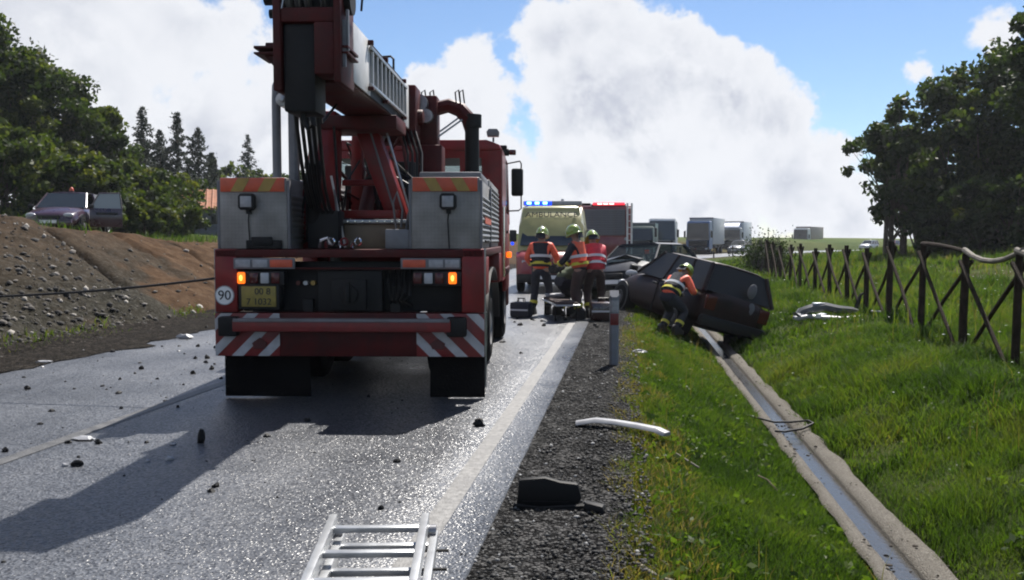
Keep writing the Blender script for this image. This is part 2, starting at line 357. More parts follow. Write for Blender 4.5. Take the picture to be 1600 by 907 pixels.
def mat_asphalt():
    m, N, L, b = _new('asphalt'); tc = N.new('ShaderNodeTexCoord')
    def noi(s, d=5, r=.6, v=None):
        n = N.new('ShaderNodeTexNoise'); n.inputs['Scale'].default_value = s; n.inputs['Detail'].default_value = d; n.inputs['Roughness'].default_value = r
        L.new(v or tc.outputs['Object'], n.inputs['Vector']); return n.outputs['Fac']
    vo = N.new('ShaderNodeTexVoronoi'); vo.inputs['Scale'].default_value = 75; L.new(tc.outputs['Object'], vo.inputs['Vector'])
    mp = N.new('ShaderNodeMapping'); mp.inputs['Scale'].default_value = (1.0, .08, 1); L.new(tc.outputs['Object'], mp.inputs[0])
    tracks = noi(1.6, 4, .5, mp.outputs[0]); patch = noi(.7, 6, .65)
    r = N.new('ShaderNodeValToRGB'); L.new(vo.outputs['Color'], r.inputs[0])
    e = r.color_ramp.elements; e[0].position = 0; e[0].color = (.012, .013, .016, 1); e[1].position = 1; e[1].color = (.10, .107, .122, 1)
    x = N.new('ShaderNodeMix'); x.data_type = 'RGBA'; x.blend_type = 'MULTIPLY'; x.inputs[0].default_value = .6
    r2 = N.new('ShaderNodeValToRGB'); L.new(patch, r2.inputs[0]); r2.color_ramp.elements[0].position = .3; r2.color_ramp.elements[0].color = (.55, .55, .55, 1); r2.color_ramp.elements[1].position = .7; r2.color_ramp.elements[1].color = (1.3, 1.3, 1.3, 1)
    L.new(r.outputs[0], x.inputs[6]); L.new(r2.outputs[0], x.inputs[7]); L.new(x.outputs[2], b.inputs['Base Color'])
    ad = N.new('ShaderNodeMath'); ad.operation = 'ADD'; L.new(tracks, ad.inputs[0]); L.new(patch, ad.inputs[1])
    mr = N.new('ShaderNodeMapRange'); L.new(ad.outputs[0], mr.inputs[0]); mr.inputs[1].default_value = .75; mr.inputs[2].default_value = 1.25; mr.inputs[3].default_value = .27; mr.inputs[4].default_value = .46
    L.new(mr.outputs[0], b.inputs['Roughness']); b.inputs['Specular IOR Level'].default_value = .62
    bp = N.new('ShaderNodeBump'); bp.inputs['Strength'].default_value = .7; bp.inputs['Distance'].default_value = .005; L.new(vo.outputs['Distance'], bp.inputs['Height'])
    bp2 = N.new('ShaderNodeBump'); bp2.inputs['Strength'].default_value = .25; bp2.inputs['Distance'].default_value = .006; L.new(noi(90), bp2.inputs['Height']); L.new(bp.outputs[0], bp2.inputs['Normal'])
    # every stone chip lies at its own tilt, so single chips catch the sun
    vs = N.new('ShaderNodeVectorMath'); vs.operation = 'MULTIPLY_ADD'; L.new(vo.outputs['Color'], vs.inputs[0]); vs.inputs[1].default_value = (.40, .40, 0); vs.inputs[2].default_value = (-.20, -.20, 0)
    va = N.new('ShaderNodeVectorMath'); va.operation = 'ADD'; L.new(vs.outputs[0], va.inputs[0]); L.new(bp2.outputs[0], va.inputs[1])
    vn = N.new('ShaderNodeVectorMath'); vn.operation = 'NORMALIZE'; L.new(va.outputs[0], vn.inputs[0])
    L.new(vn.outputs[0], b.inputs['Normal']); MATS['asphalt'] = m
mat_asphalt()
def mat_gravel(name, c0, c1, c2, scale, rough, spec=.04):
    m, N, L, b = _new(name); tc = N.new('ShaderNodeTexCoord')
    vo = N.new('ShaderNodeTexVoronoi'); vo.inputs['Scale'].default_value = scale; L.new(tc.outputs['Object'], vo.inputs['Vector'])
    n = N.new('ShaderNodeTexNoise'); n.inputs['Scale'].default_value = 3; n.inputs['Detail'].default_value = 8; L.new(tc.outputs['Object'], n.inputs['Vector'])
    s = N.new('ShaderNodeSeparateColor'); L.new(vo.outputs['Color'], s.inputs[0])
    ml = N.new('ShaderNodeMath'); ml.operation = 'MULTIPLY_ADD'; L.new(n.outputs['Fac'], ml.inputs[0]); ml.inputs[1].default_value = .8; ml.inputs[2].default_value = -.4
    ad = N.new('ShaderNodeMath'); ad.operation = 'ADD'; L.new(s.outputs[0], ad.inputs[0]); L.new(ml.outputs[0], ad.inputs[1])
    r = N.new('ShaderNodeValToRGB'); L.new(ad.outputs[0], r.inputs[0]); e = r.color_ramp.elements; e.new(.5)
    for i, (p, c) in enumerate(((.1, c0), (.6, c1), (.97, c2))): e[i].position = p; e[i].color = (*c, 1)
    L.new(r.outputs[0], b.inputs['Base Color']); b.inputs['Roughness'].default_value = rough; b.inputs['Specular IOR Level'].default_value = spec
    bp = N.new('ShaderNodeBump'); bp.inputs['Strength'].default_value = 1; bp.inputs['Distance'].default_value = .02; bp.invert = True
    L.new(vo.outputs['Distance'], bp.inputs['Height']); L.new(bp.outputs[0], b.inputs['Normal']); MATS[name] = m
mat_gravel('gravel', (.004, .004, .004), (.017, .017, .017), (.09, .088, .086), 60, 1.0)
mat_gravel('wet_dirt', (.006, .005, .004), (.011, .0095, .008), (.035, .03, .025), 30, .9)
mat_gravel('concrete', (.15, .135, .115), (.19, .175, .15), (.23, .215, .19), 110, .9, .1)
pbr('paint_line', (.15, .147, .142), .55, var=.45, vs=24, bump=.3, bs=80, dirt=.75, dcol=(.09, .09, .09))
pbr('paint_worn', (.065, .065, .065), .5, var=.5, vs=9, bump=.3, bs=80, dirt=.9, dcol=(.05, .05, .05))

def strip(name, s0, s1, y0, y1, z, mat, thick=0.0, ns=2, wob=0.0, camber=0.0, seed=0):
    yl = np.concatenate([np.arange(y0, min(y1, 26), .25), np.arange(min(y1, 26), y1 + .01, 1.0)]); ss = np.linspace(s0, s1, ns)
    S, Y = np.meshgrid(ss, yl)
    if wob:
        S = S + wob * (vnoise(Y * 2.3 + seed, Y * 0 + seed, seed) + .6 * vnoise(Y * 7 + seed, Y * 0, seed + 1)) * ((S == ss[0]) * 1.0 + (S == ss[-1]) * 1.0)
    Z = z(S, Y) if callable(z) else np.full_like(S, z)
    if thick:   # turned-down edges
        S = np.concatenate([S[:, :1], S, S[:, -1:]], 1); Y = np.concatenate([Y[:, :1], Y, Y[:, -1:]], 1); Z = np.concatenate([Z[:, :1] - thick, Z, Z[:, -1:] - thick], 1)
    o = obj(name, grid_mesh(name, S + shift(Y), Y, Z), mat); return struct(name, o)
strip('road', -7.45, -.71, -30, 230, 0.0, 'asphalt', thick=.06, ns=12)
strip('gravel_shoulder', -.74, .02, -30, 60, lambda s, y: -.018 - .01 * (s + .7) + vnoise(s * 9, y * 9, 21) * .022, 'gravel', ns=12, wob=.05, seed=3)
strip('muddy_verge', -8.5, -6.85, -30, 120, lambda s, y: .008 - np.clip(-7.62 - s, 0, .25) * .08 + vnoise(s * 5, y * 5, 22) * .012 + np.clip(-7.95 - s, 0, 1) * .18, 'wet_dirt', ns=14, wob=.35, seed=5)
strip('edge_line', -1.065, -.94, -30, 200, .004, 'paint_line')
strip('centre_line', -4.26, -4.14, -30, 200, .004, 'paint_worn')
# drainage channel of concrete with a narrow stream of water
def channel():
    prof = [(1.58, -.64), (1.60, -.605), (1.70, -.63), (1.712, -.66), (1.72, -.725), (1.87, -.725), (1.882, -.655), (1.895, -.625), (1.95, -.605), (2.03, -.595), (2.06, -.63)]
    yl = np.arange(-6, 48, .14); ps = np.array([p[0] for p in prof]); pz = np.array([p[1] for p in prof])
    S = np.repeat(ps[None], len(yl), 0); Y = np.repeat(yl[:, None], len(ps), 1); Z = np.repeat(pz[None], len(yl), 0)
    S[:, 0:2] += (vnoise(Y[:, 0:2] * 3, Y[:, 0:2] * 0, 31)) * .04; S[:, -3:] += (vnoise(Y[:, -3:] * 2.3, Y[:, -3:] * 0, 32)) * .07
    k = np.clip((Y - 33) / 25, 0, 1); k = k * k * (3 - 2 * k); Z = Z * (1 - .72 * k) + vnoise(S * 6, Y * 6, 33) * .012
    me = grid_mesh('drainage_channel', S + shift(Y), Y, Z)
    struct('', obj('drainage_channel', me, 'concrete'))
    S2 = np.repeat(np.array([[1.708, 1.76, 1.83, 1.888]]), len(yl), 0); Y2 = Y[:, :4]; k = k[:, :4]; Z2 = np.full_like(S2, -.675) * (1 - .72 * k)
    m, N, L, b = _new('water'); b.inputs['Base Color'].default_value = (.035, .036, .038, 1); b.inputs['Roughness'].default_value = .22
    tc = N.new('ShaderNodeTexCoord'); n = N.new('ShaderNodeTexNoise'); n.inputs['Scale'].default_value = 22; L.new(tc.outputs['Object'], n.inputs['Vector'])
    bp = N.new('ShaderNodeBump'); bp.inputs['Strength'].default_value = .25; bp.inputs['Distance'].default_value = .02; L.new(n.outputs['Fac'], bp.inputs['Height']); L.new(bp.outputs[0], b.inputs['Normal']); MATS['water'] = m
    struct('', obj('water', grid_mesh('water', S2 + shift(Y2), Y2, Z2), 'water'))
channel()

# loose stones: too many to count
ICO = None
def rocks(name, P, size, mat, seed=1, flat=.7):
    g = np.random.default_rng(seed); n = len(P)
    base = np.array([(0, 0, 1), (.9, 0, .35), (.28, .85, .35), (-.72, .53, .35), (-.72, -.53, .35), (.28, -.85, .35), (.72, .53, -.4), (-.28, .85, -.4), (-.9, 0, -.4), (-.28, -.85, -.4), (.72, -.53, -.4)])
    F = [(0, i, i % 5 + 1) for i in range(1, 6)] + [(i, i + 5, i % 5 + 1) for i in range(1, 6)] + [(i % 5 + 1, i + 5, i % 5 + 6) for i in range(1, 6)]
    V = base[None] * (1 + g.uniform(-.3, .3, (n, 11, 1))); V = V * g.uniform(.55, 1.1, (n, 1, 3)) * np.array([1, 1, flat]) * size[:, None, None]
    a = g.uniform(0, 6.28, n); c, s = np.cos(a), np.sin(a)
    V = np.stack([V[..., 0] * c[:, None] - V[..., 1] * s[:, None], V[..., 0] * s[:, None] + V[..., 1] * c[:, None], V[..., 2]], -1) + P[:, None]
    F = np.array(F); loops = (F[None] + (np.arange(n) * 11)[:, None, None]).reshape(-1)
    me = raw_mesh(name, V.reshape(-1, 3), loops, np.arange(n * len(F)) * 3, None)
    t = me.attributes.new('tint', 'FLOAT', 'POINT'); t.data.foreach_set('value', np.repeat(g.random(n), 11).astype(np.float32))
    return obj(name, me, mat)
def mat_tint(name, stops, rough=.85, trans=0.0, bump=0.0, tr_col=None):
    m, N, L, b = _new(name); a = N.new('ShaderNodeAttribute'); a.attribute_name = 'tint'
    r = N.new('ShaderNodeValToRGB'); L.new(a.outputs['Fac'], r.inputs[0]); e = r.color_ramp.elements
    while len(e) < len(stops): e.new(.5)
    for i, (p, c) in enumerate(stops): e[i].position = p; e[i].color = (*c, 1)
    L.new(r.outputs[0], b.inputs['Base Color']); b.inputs['Roughness'].default_value = rough; b.inputs['Specular IOR Level'].default_value = .3
    if trans:
        t = N.new('ShaderNodeBsdfTranslucent'); h = N.new('ShaderNodeMix'); h.data_type = 'RGBA'; h.blend_type = 'MULTIPLY'; h.inputs[0].default_value = 1
        L.new(r.outputs[0], h.inputs[6]); h.inputs[7].default_value = (*(tr_col or (1.6, 1.7, .7)), 1); L.new(h.outputs[2], t.inputs[0])
        mx = N.new('ShaderNodeMixShader'); mx.inputs[0].default_value = trans; L.new(b.outputs[0], mx.inputs[1]); L.new(t.outputs[0], mx.inputs[2]); L.new(mx.outputs[0], N['Material Output'].inputs[0])
    MATS[name] = m; return m
mat_tint('rock', [(0, (.02, .02, .02)), (.55, (.065, .06, .054)), (.85, (.14, .125, .11)), (1, (.32, .30, .27))])
mat_tint('litter', [(0, (.006, .006, .005)), (1, (.03, .022, .015))])
mat_tint('pebble', [(0, (.005, .005, .005)), (.7, (.017, .017, .017)), (.94, (.05, .05, .05)), (1, (.30, .30, .30))], rough=.7)
def loose_stones():
    g = np.random.default_rng(5)
    n = 12000; Y = g.uniform(7.5, 34, n); t = g.random(n) ** 1.6; s = -8.0 - t * 4.4
    keep = g.random(n) < np.where(Y + (s + 12.4) * .5 < 17.0, .95, .12) * (1.1 - t * .6); s, Y = s[keep], Y[keep]
    P = np.stack([s + shift(Y), Y, height(s, Y) + .01], -1); sz = .014 + .070 * g.random(len(s)) ** 5
    stuff(rocks('bank_rubble', P, sz, 'rock', 2))
    n = 9000; Y = 2.6 + 17 * g.random(n) ** 1.7; s = g.uniform(-.76, .14, n)
    P = np.stack([s, Y, height(s, Y) * 0 - .018], -1)
    stuff(rocks('shoulder_gravel', P, .006 + .014 * g.random(n) ** 2, 'pebble', 3))
    n = 900; Y = g.uniform(3, 24, n); s = g.uniform(-7.4, -.72, n); P = np.stack([s, Y, np.full(n, .002)], -1)
    stuff(rocks('road_grit', P, .004 + .010 * g.random(n) ** 3, 'pebble', 4))
loose_stones()

def leaf_cards(name, P, size, tint, seed, parent, mat, aspect=.7):
    g = np.random.default_rng(seed); n = len(P)
    a = g.normal(size=(n, 3)); a /= np.linalg.norm(a, axis=1)[:, None]; b = np.cross(a, g.normal(size=(n, 3))); b /= np.linalg.norm(b, axis=1)[:, None]
    sz = (size * g.uniform(.6, 1.3, n))[:, None]
    V = np.stack([P - a * sz, P + b * sz * aspect * .8 + a * sz * .1, P + a * sz, P - b * sz * aspect], 1).reshape(-1, 3)
    me = quads_mesh(name, V); t = me.attributes.new('tint', 'FLOAT', 'POINT'); t.data.foreach_set('value', np.repeat(np.clip(tint, 0, 1), 4).astype(np.float32))
    return obj(name, me, mat, parent)
# grass blades
mat_tint('grass', [(0, (.020, .042, .008)), (.35, (.048, .088, .014)), (.65, (.084, .115, .022)), (.88, (.125, .108, .04)), (1, (.17, .125, .065))], rough=.6, trans=.5, tr_col=(1.35, 1.4, .5))
def blades(name, s, Y, hgt, wid, tint, mat='grass', seed=1, lean=.5):
    g = np.random.default_rng(seed); n = len(s); z = height(s, Y) - .01; X = s + shift(Y)
    a = g.uniform(0, 6.28, n); la = g.uniform(0, 6.28, n); ln = hgt * lean * g.random(n)
    dx, dy = np.cos(a) * wid, np.sin(a) * wid; lx, ly = np.cos(la) * ln, np.sin(la) * ln
    def P(k, w): return np.stack([X + lx * k * k + dx * w, Y + ly * k * k + dy * w, z + hgt * k * (1 - .18 * k * lean)], -1)
    V = np.stack([P(0, -1), P(0, 1), P(.55, .75), P(.55, -.75), P(1, 0)], 1).reshape(-1, 3)
    i = np.arange(n) * 5
    loops = np.stack([i, i + 1, i + 2, i + 3, i + 3, i + 2, i + 4], -1).reshape(-1); st = np.stack([np.arange(n) * 7, np.arange(n) * 7 + 4], -1).reshape(-1)
    me = raw_mesh(name, V, loops, st, None)
    t = me.attributes.new('tint', 'FLOAT', 'POINT'); t.data.foreach_set('value', np.repeat(np.clip(tint, 0, 1), 5).astype(np.float32))
    me.shade_smooth(); return stuff(obj(name, me, mat))
def make_grass():
    g = np.random.default_rng(9)
    def area(n, s0, s1, y0, y1, p=1.0):
        Y = y0 + (y1 - y0) * g.random(n) ** p; return s0 + (s1 - s0) * g.random(n), Y
    def pack(parts): return [np.concatenate(q) for q in zip(*parts)]
    def tintf(s, Y, base=.40): return base + vnoise(s * 1.2, Y * 1.0, 41) * .55 + vnoise(s * 4, Y * 4, 42) * .35 + g.normal(0, .10, len(s))
    # slope between shoulder and channel: short
    A = []
    for n, y0, y1, w in ((60000, 2.7, 7, .0032), (52000, 7, 14, .0052), (42000, 14, 30, .009), (20000, 30, 62, .02)):
        s, Y = area(n, -.06, 1.66, y0, y1)
        tn = tintf(s, Y, .36); edge = np.clip((.38 - s) / .4, 0, 1); tn = tn + edge * (.45 * g.random(n))
        keep = (g.random(n) < np.clip(.25 + (s + .06) * 1.9 + vnoise(s * 5, Y * 4, 44) * .5, .04, 1)) & (s < 1.60 + vnoise(Y * 3, Y * 0, 31) * .10 + .06 * g.random(n))
        h = (.035 + .06 * g.random(n)) * (1 + vnoise(s * 2, Y * 2, 43) * 1.0) * (1 + Y * .012)
        A.append([q[keep] for q in (s, Y, h, np.full(n, w), tn)])
    s, Y, h, w, tn = pack(A); blades('verge_grass', s, Y, h, w, tn, seed=3, lean=.9)
    # bank towards the fence: long and tussocky
    B = []
    for n, y0, y1, s1, w in ((56000, 3.0, 8, 5.0, .0035), (62000, 8, 15, 6.2, .006), (52000, 15, 30, 9.5, .011), (30000, 30, 62, 16, .024)):
        s, Y = area(n, 1.92, s1, y0, y1); tn = tintf(s, Y, .33) + .25 * np.clip((s - 4) / 2, 0, 1) * g.random(n)
        tus = vnoise(s * 1.7, Y * 1.5, 45) + .5 * vnoise(s * 4.1, Y * 3.7, 46)
        h = (.06 + .10 * g.random(n)) * (1 + 1.5 * np.clip(tus, -.35, .7)) * (1 + .4 * np.clip((s - 2.4) / 1.2, 0, 1)) * (1 + Y * .006)
        keep = (s > 2.0 + vnoise(Y * 2.3, Y * 0, 32) * .14 - .08 * g.random(n)) & (g.random(n) < np.clip(1.0 + tus * .9, .2, 1))
        B.append([q[keep] for q in (s, Y, h, np.full(n, w), tn)])
    s, Y, h, w, tn = pack(B); blades('bank_grass', s, Y, h, w, tn, seed=4, lean=1.0)
    # weeds and dry stalks beyond the fence and at its foot
    n = 9000; s = 4.2 + 20 * g.random(n) ** 1.4; Y = 8 + 55 * g.random(n)
    blades('weeds', s, Y, .15 + .40 * g.random(n) ** 2, .004 + .0005 * Y, .25 + .55 * g.random(n) ** 1.5, seed=5, lean=.5)
    n = 2600; s = -8.1 - .5 * g.random(n); Y = 9 + 16 * g.random(n); k = vnoise(s * 0, Y * .8, 48) > .05
    blades('bank_foot_weeds', s[k], Y[k], (.05 + .12 * g.random(n))[k], np.full(n, .008)[k], (.3 + .5 * g.random(n))[k], seed=6, lean=.8)
    n = 14000; s = -12.6 - 26 * g.random(n) ** 1.2; Y = 13 + 40 * g.random(n)
    k = vnoise(s * .7, Y * .7, 49) > -.05
    blades('plateau_grass', s[k], Y[k], (.1 + .3 * g.random(n))[k], np.full(n, .016)[k], (.05 + .45 * g.random(n))[k], seed=7, lean=.8)
    # dry, rust-coloured weeds where gravel turns to grass; straw stems and broad-leaved weeds in the meadow
    n = 30000; s = -.10 + .55 * g.random(n) ** 1.2; Y = 2.7 + 15 * g.random(n) ** 1.3; k = vnoise(s * 3, Y * 2.2, 51) > -.16
    blades('dry_weeds', s[k], Y[k], (.03 + .11 * g.random(n) ** 2)[k], np.full(n, .004)[k], (.70 + .36 * g.random(n))[k], seed=8, lean=1.1)
    n = 3600; s = np.where(g.random(n) < .25, .3 + 1.2 * g.random(n), 2.2 + 5 * g.random(n)); Y = 3 + 22 * g.random(n) ** 1.2; k = vnoise(s * 1.1, Y * .9, 52) > .05
    blades('straw_stems', s[k], Y[k], (.10 + .30 * g.random(n) ** 1.5)[k], np.full(n, .0022)[k], (.8 + .25 * g.random(n))[k], seed=9, lean=.5)
    C = 900; cs = np.where(g.random(C) < .4, .15 + 1.35 * g.random(C), 2.2 + 4.5 * g.random(C)); cy = 2.8 + 18 * g.random(C) ** 1.3; m = 9
    s = np.repeat(cs, m) + g.normal(0, .035, C * m); Y = np.repeat(cy, m) + g.normal(0, .035, C * m)
    P = np.stack([s + shift(Y), Y, height(s, Y) + .03 + .06 * g.random(C * m) + .07 * np.repeat(g.random(C) * (cs > 2), m)], -1)
    o = leaf_cards('broad_weeds', P, .012 + .020 * np.repeat(g.random(C), m), np.repeat(.18 + .42 * g.random(C), m) + g.normal(0, .08, C * m), 77, None, 'grass', aspect=.6); stuff(o)
    n = 500; s = 1.60 + .5 * g.random(n); Y = 3 + 16 * g.random(n); k = vnoise(s * 0, Y * 1.4, 53) + .3 * g.random(n) > .12; s, Y = s[k], Y[k]; zc = np.where((s > 1.71) & (s < 1.885), -.672, -.605)
    stuff(rocks('channel_leaf_litter', np.stack([s + shift(Y), Y, zc], -1), .008 + .016 * g.random(len(s)) ** 2, 'litter', 10, flat=.5))
    # small white flower heads and broad weed leaves
    n = 420; s = 2.6 + 8 * g.random(n); Y = 6 + 24 * g.random(n); k = vnoise(s * .9, Y * .9, 50) > .02; s, Y = s[k], Y[k]
    P = np.stack([s + shift(Y), Y, height(s, Y) + .12 + .15 * g.random(len(s))], -1)
    mat_tint('petal', [(0, (.4, .42, .38)), (1, (.75, .75, .7))]); stuff(rocks('white_wildflowers', P, np.full(len(s), .012) + .012 * g.random(len(s)), 'petal', 8, flat=.4))
make_grass()

# ------------------------------------------------------------------ trees
mat_tint('leaf', [(0, (.010, .020, .007)), (.45, (.026, .044, .012)), (.8, (.060, .078, .020)), (1, (.11, .11, .03))], rough=.6, trans=.45, tr_col=(1.5, 1.5, .45))
mat_tint('needle', [(0, (.006, .012, .008)), (.6, (.012, .022, .013)), (1, (.024, .036, .02))], rough=.7, trans=.15)
pbr('bark', (.07, .055, .042), .9, var=.4, vs=9, bump=.8, bs=20)
def broadleaf(name, label, base, H, rad, crown0=.25, seed=1, n=9000, clumps=70, leaf=.16, group=None, stems=1, tint0=.40, skew=(0, 0), squash=1.0):
    g = np.random.default_rng(seed); t = thing(name, label, 'tree' if H > 4 else 'bush', base, 0, group)
    mb = MB(); tops = []
    for k in range(stems):
        ox, oy = (0, 0) if stems == 1 else (g.uniform(-.6, .6) * rad * .5, g.uniform(-.4, .4))
        r0 = .018 * H / (1 if stems == 1 else 1.6) + .02
        pts = [(ox + skew[0] * q + g.normal(0, .06) * q, oy + skew[1] * q + g.normal(0, .06) * q, H * .9 * q) for q in (-.02, .12, .3, .5, .7, .9)]
        mb.tube(pts, [r0 * (1.15 - q) for q in (0, .12, .3, .5, .7, .95)], 8); tops.append(pts)
    cc = []
    for k in range(clumps):
        u = g.random(); el = math.acos(1 - 2 * g.random()); az = g.uniform(0, 6.28); rr = (.55 + .45 * g.random() ** .5) if u > .25 else .5 * g.random()
        zz = crown0 * H + (1 - crown0) * H * (.5 + .47 * rr * math.cos(el))
        q = zz / H; prof = rad * (1.0 - .35 * max(0, (q - .55) / .45) ** 2) * (1 if q > crown0 + .15 else .75)
        cc.append((rr * math.sin(el) * math.cos(az) * prof + skew[0] * q, rr * math.sin(el) * math.sin(az) * prof * squash + skew[1] * q, zz))
    cc = np.array(cc)
    for i in range(0, clumps, max(1, clumps // 22)):
        c = cc[i]; st = tops[i % stems]; j = int(np.clip(c[2] / H * 5 - 1, 0, 4)); p = Vector(st[j])
        mid = (p + Vector(c)) / 2 + Vector((0, 0, -.08 * H * .3)); mb.tube([p, mid, Vector(c)], [.012 * H * .5 + .012, .006 * H * .5 + .008, .006], 5)
    mb.build('trunk', 'bark', t, angle=60)
    w = g.dirichlet(np.full(clumps, 2.2)); idx = g.choice(clumps, n, p=w)
    cr = (rad * g.uniform(.16, .34, clumps))[idx]
    d = g.normal(size=(n, 3)); d /= np.linalg.norm(d, axis=1)[:, None]
    P = cc[idx] + d * (cr * g.random(n) ** .45)[:, None] * np.array([1, 1, .75])
    ct = g.normal(0, .16, clumps)[idx]
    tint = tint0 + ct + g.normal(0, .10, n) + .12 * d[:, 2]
    P[:, 2] = np.maximum(P[:, 2], .05)
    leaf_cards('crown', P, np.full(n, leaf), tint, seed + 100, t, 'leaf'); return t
def spruce(name, label, base, H, rad, seed=1, group=None, n=38):
    g = np.random.default_rng(seed); t = thing(name, label, 'tree', base, 0, group)
    MB().tube([(0, 0, -.1), (0, 0, H * .5), (0, 0, H * .99)], [.016 * H, .01 * H, .015], 8).build('trunk', 'bark', t)
    P = []; 
    for i in range(n):
        q = i / (n - 1); z = H * (.10 + .89 * q); rl = rad * 1.25 * (1 - q) ** .9 * g.uniform(.35, 1.2) + .10
        for k in range(6):
            az = g.uniform(0, 6.28); m = int(6 + 60 * rl / rad); f = g.random(m) ** .7
            r = rl * f; x = np.cos(az) * r + g.normal(0, .10 * (1.2 - f) + .03, m); y = np.sin(az) * r + g.normal(0, .10 * (1.2 - f) + .03, m)
            P.append(np.stack([x, y, z - .42 * r * f + g.normal(0, .05, m) + .12 * (f > .9)], -1))
    P = np.concatenate(P); leaf_cards('crown', P, np.full(len(P), .13), .5 + g.normal(0, .2, len(P)), seed + 100, t, 'needle', aspect=.35); return t
GL = 'broadleaf trees on the bank'; GS = 'spruces behind the bank'; GB = 'bushes along the top of the bank'; GR = 'trees at the field edge'
def on(u, z):
    p = ray(u, z, 0); p.z = ground(p.x, p.y) - .05; return p
def tree_at(u, z, vtop, fn, *a, **k):
    p = on(u, z); H = EYE + (375 - vtop) * z / FPX - p.z; return fn(a[0], a[1], p, H, *a[2:], **k)
LBL = 'tall dark green broadleaf tree at the wood edge '
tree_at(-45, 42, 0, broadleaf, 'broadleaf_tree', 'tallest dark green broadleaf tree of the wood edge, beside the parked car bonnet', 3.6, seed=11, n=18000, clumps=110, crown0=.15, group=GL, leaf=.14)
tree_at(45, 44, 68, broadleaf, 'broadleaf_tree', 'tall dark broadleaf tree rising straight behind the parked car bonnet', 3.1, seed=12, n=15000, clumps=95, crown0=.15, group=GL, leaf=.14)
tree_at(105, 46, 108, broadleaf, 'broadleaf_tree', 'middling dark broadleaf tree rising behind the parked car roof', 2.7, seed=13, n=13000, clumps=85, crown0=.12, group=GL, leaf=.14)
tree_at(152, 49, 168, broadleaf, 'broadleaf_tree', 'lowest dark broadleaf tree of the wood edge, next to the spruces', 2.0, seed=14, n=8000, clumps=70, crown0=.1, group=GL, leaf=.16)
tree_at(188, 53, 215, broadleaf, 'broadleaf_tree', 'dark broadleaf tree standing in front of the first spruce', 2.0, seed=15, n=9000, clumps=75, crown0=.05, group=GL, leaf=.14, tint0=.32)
for i, (u, z, v, r, lb) in enumerate(((10, 37, 190, 2.2, 'big leafy bush beside the parked car bonnet'), (75, 39, 215, 2.2, 'big leafy bush right behind the parked car windscreen'), (140, 39, 235, 1.9, 'yellowish green bush behind the parked car open door'),
        (195, 41, 250, 1.9, 'wide green bush below the two tallest spruces'), (240, 43, 262, 1.8, 'round green bush between the parked car and the shed'), (285, 47, 272, 1.7, 'dark green bush just behind the shed'),
        (175, 36, 300, 1.3, 'low bush at the tail of the parked car'), (225, 38, 315, 1.3, 'low yellow-green bush on top of the earth bank'), (265, 40, 310, 1.4, 'low dark bush between the yellow-green bush and the shed'), (312, 58, 285, 1.9, 'wide dark bush right behind the shed roof ridge'))):
    tree_at(u, z, v, broadleaf, 'bush', lb, r, seed=30 + i, n=7500, clumps=55, crown0=.02, group=GB, leaf=.12, stems=3, tint0=.50)
for i, (u, z, v, r, lb) in enumerate(((228, 63, 170, 2.3, 'slender spruce with a pointed top, closest to the broadleaf trees'), (254, 66, 206, 1.9, 'shorter spruce squeezed between two taller spruces'), (281, 64, 178, 2.6, 'full dark spruce in the middle of the spruce row'),
        (313, 66, 202, 2.6, 'dark spruce at the truck end of the spruce row'), (334, 70, 240, 2.2, 'low dark spruce half hidden by its neighbour'), (390, 92, 212, 2.3, 'lone spruce standing above the round trees beside the crane truck'))):
    tree_at(u, z, v, spruce, 'spruce_tree', lb, r, seed=50 + i, group=GS)
for i, (u, z, v, r, lb) in enumerate(((372, 78, 252, 2.4, 'round broadleaf tree below the lone spruce'), (418, 80, 256, 2.4, 'round broadleaf tree behind the crane truck tool box'), (470, 84, 268, 2.6, 'broadleaf tree seen between the crane legs'),
        (345, 74, 275, 2.0, 'broadleaf tree behind the shed roof'), (815, 112, 372, 2.0, 'small far tree beside the ambulance'))):
    tree_at(u, z, v, broadleaf, 'distant_tree', lb, r, seed=70 + i, n=4200, clumps=50, crown0=.08, leaf=.2, tint0=.5)
tree_at(1392, 42, 148, broadleaf, 'field_tree', 'airy tree with thin bare stems at the open end of the field trees', 2.1, seed=81, n=6500, clumps=60, crown0=.20, stems=4, group=GR, leaf=.15, tint0=.35)
tree_at(1452, 44, 136, broadleaf, 'field_tree', 'tree between the airy stems and the dense dark crown', 2.2, seed=82, n=9500, clumps=70, crown0=.05, stems=2, group=GR, leaf=.15, tint0=.3)
tree_at(1530, 42, 72, broadleaf, 'field_tree', 'dense dark tree with the highest rounded crown in the field group', 3.0, seed=83, n=15000, clumps=110, crown0=.03, group=GR, leaf=.15, tint0=.3)
tree_at(1605, 41, 110, broadleaf, 'field_tree', 'dense tree behind the nearest fence posts', 2.8, seed=84, n=12000, clumps=90, crown0=.03, group=GR, leaf=.15, tint0=.3)
tree_at(1672, 33, -70, broadleaf, 'field_tree', 'very tall tree whose branches overhang the field tree group', 2.5, seed=85, n=11000, clumps=80, crown0=.25, group=GR, leaf=.13, tint0=.3)
for i, (u, z, v, lb) in enumerate(((1470, 40, 285, 'dark undergrowth bush at the foot of the middle field tree'), (1525, 38, 270, 'dark undergrowth bush at the foot of the densest field tree'), (1580, 37, 262, 'dark undergrowth bush behind the sagging rail'))):
    tree_at(u, z, v, broadleaf, 'undergrowth_bush', lb, 1.7, seed=90 + i, n=6000, clumps=50, crown0=.0, leaf=.14, stems=3, tint0=.25, group='undergrowth below the field trees')
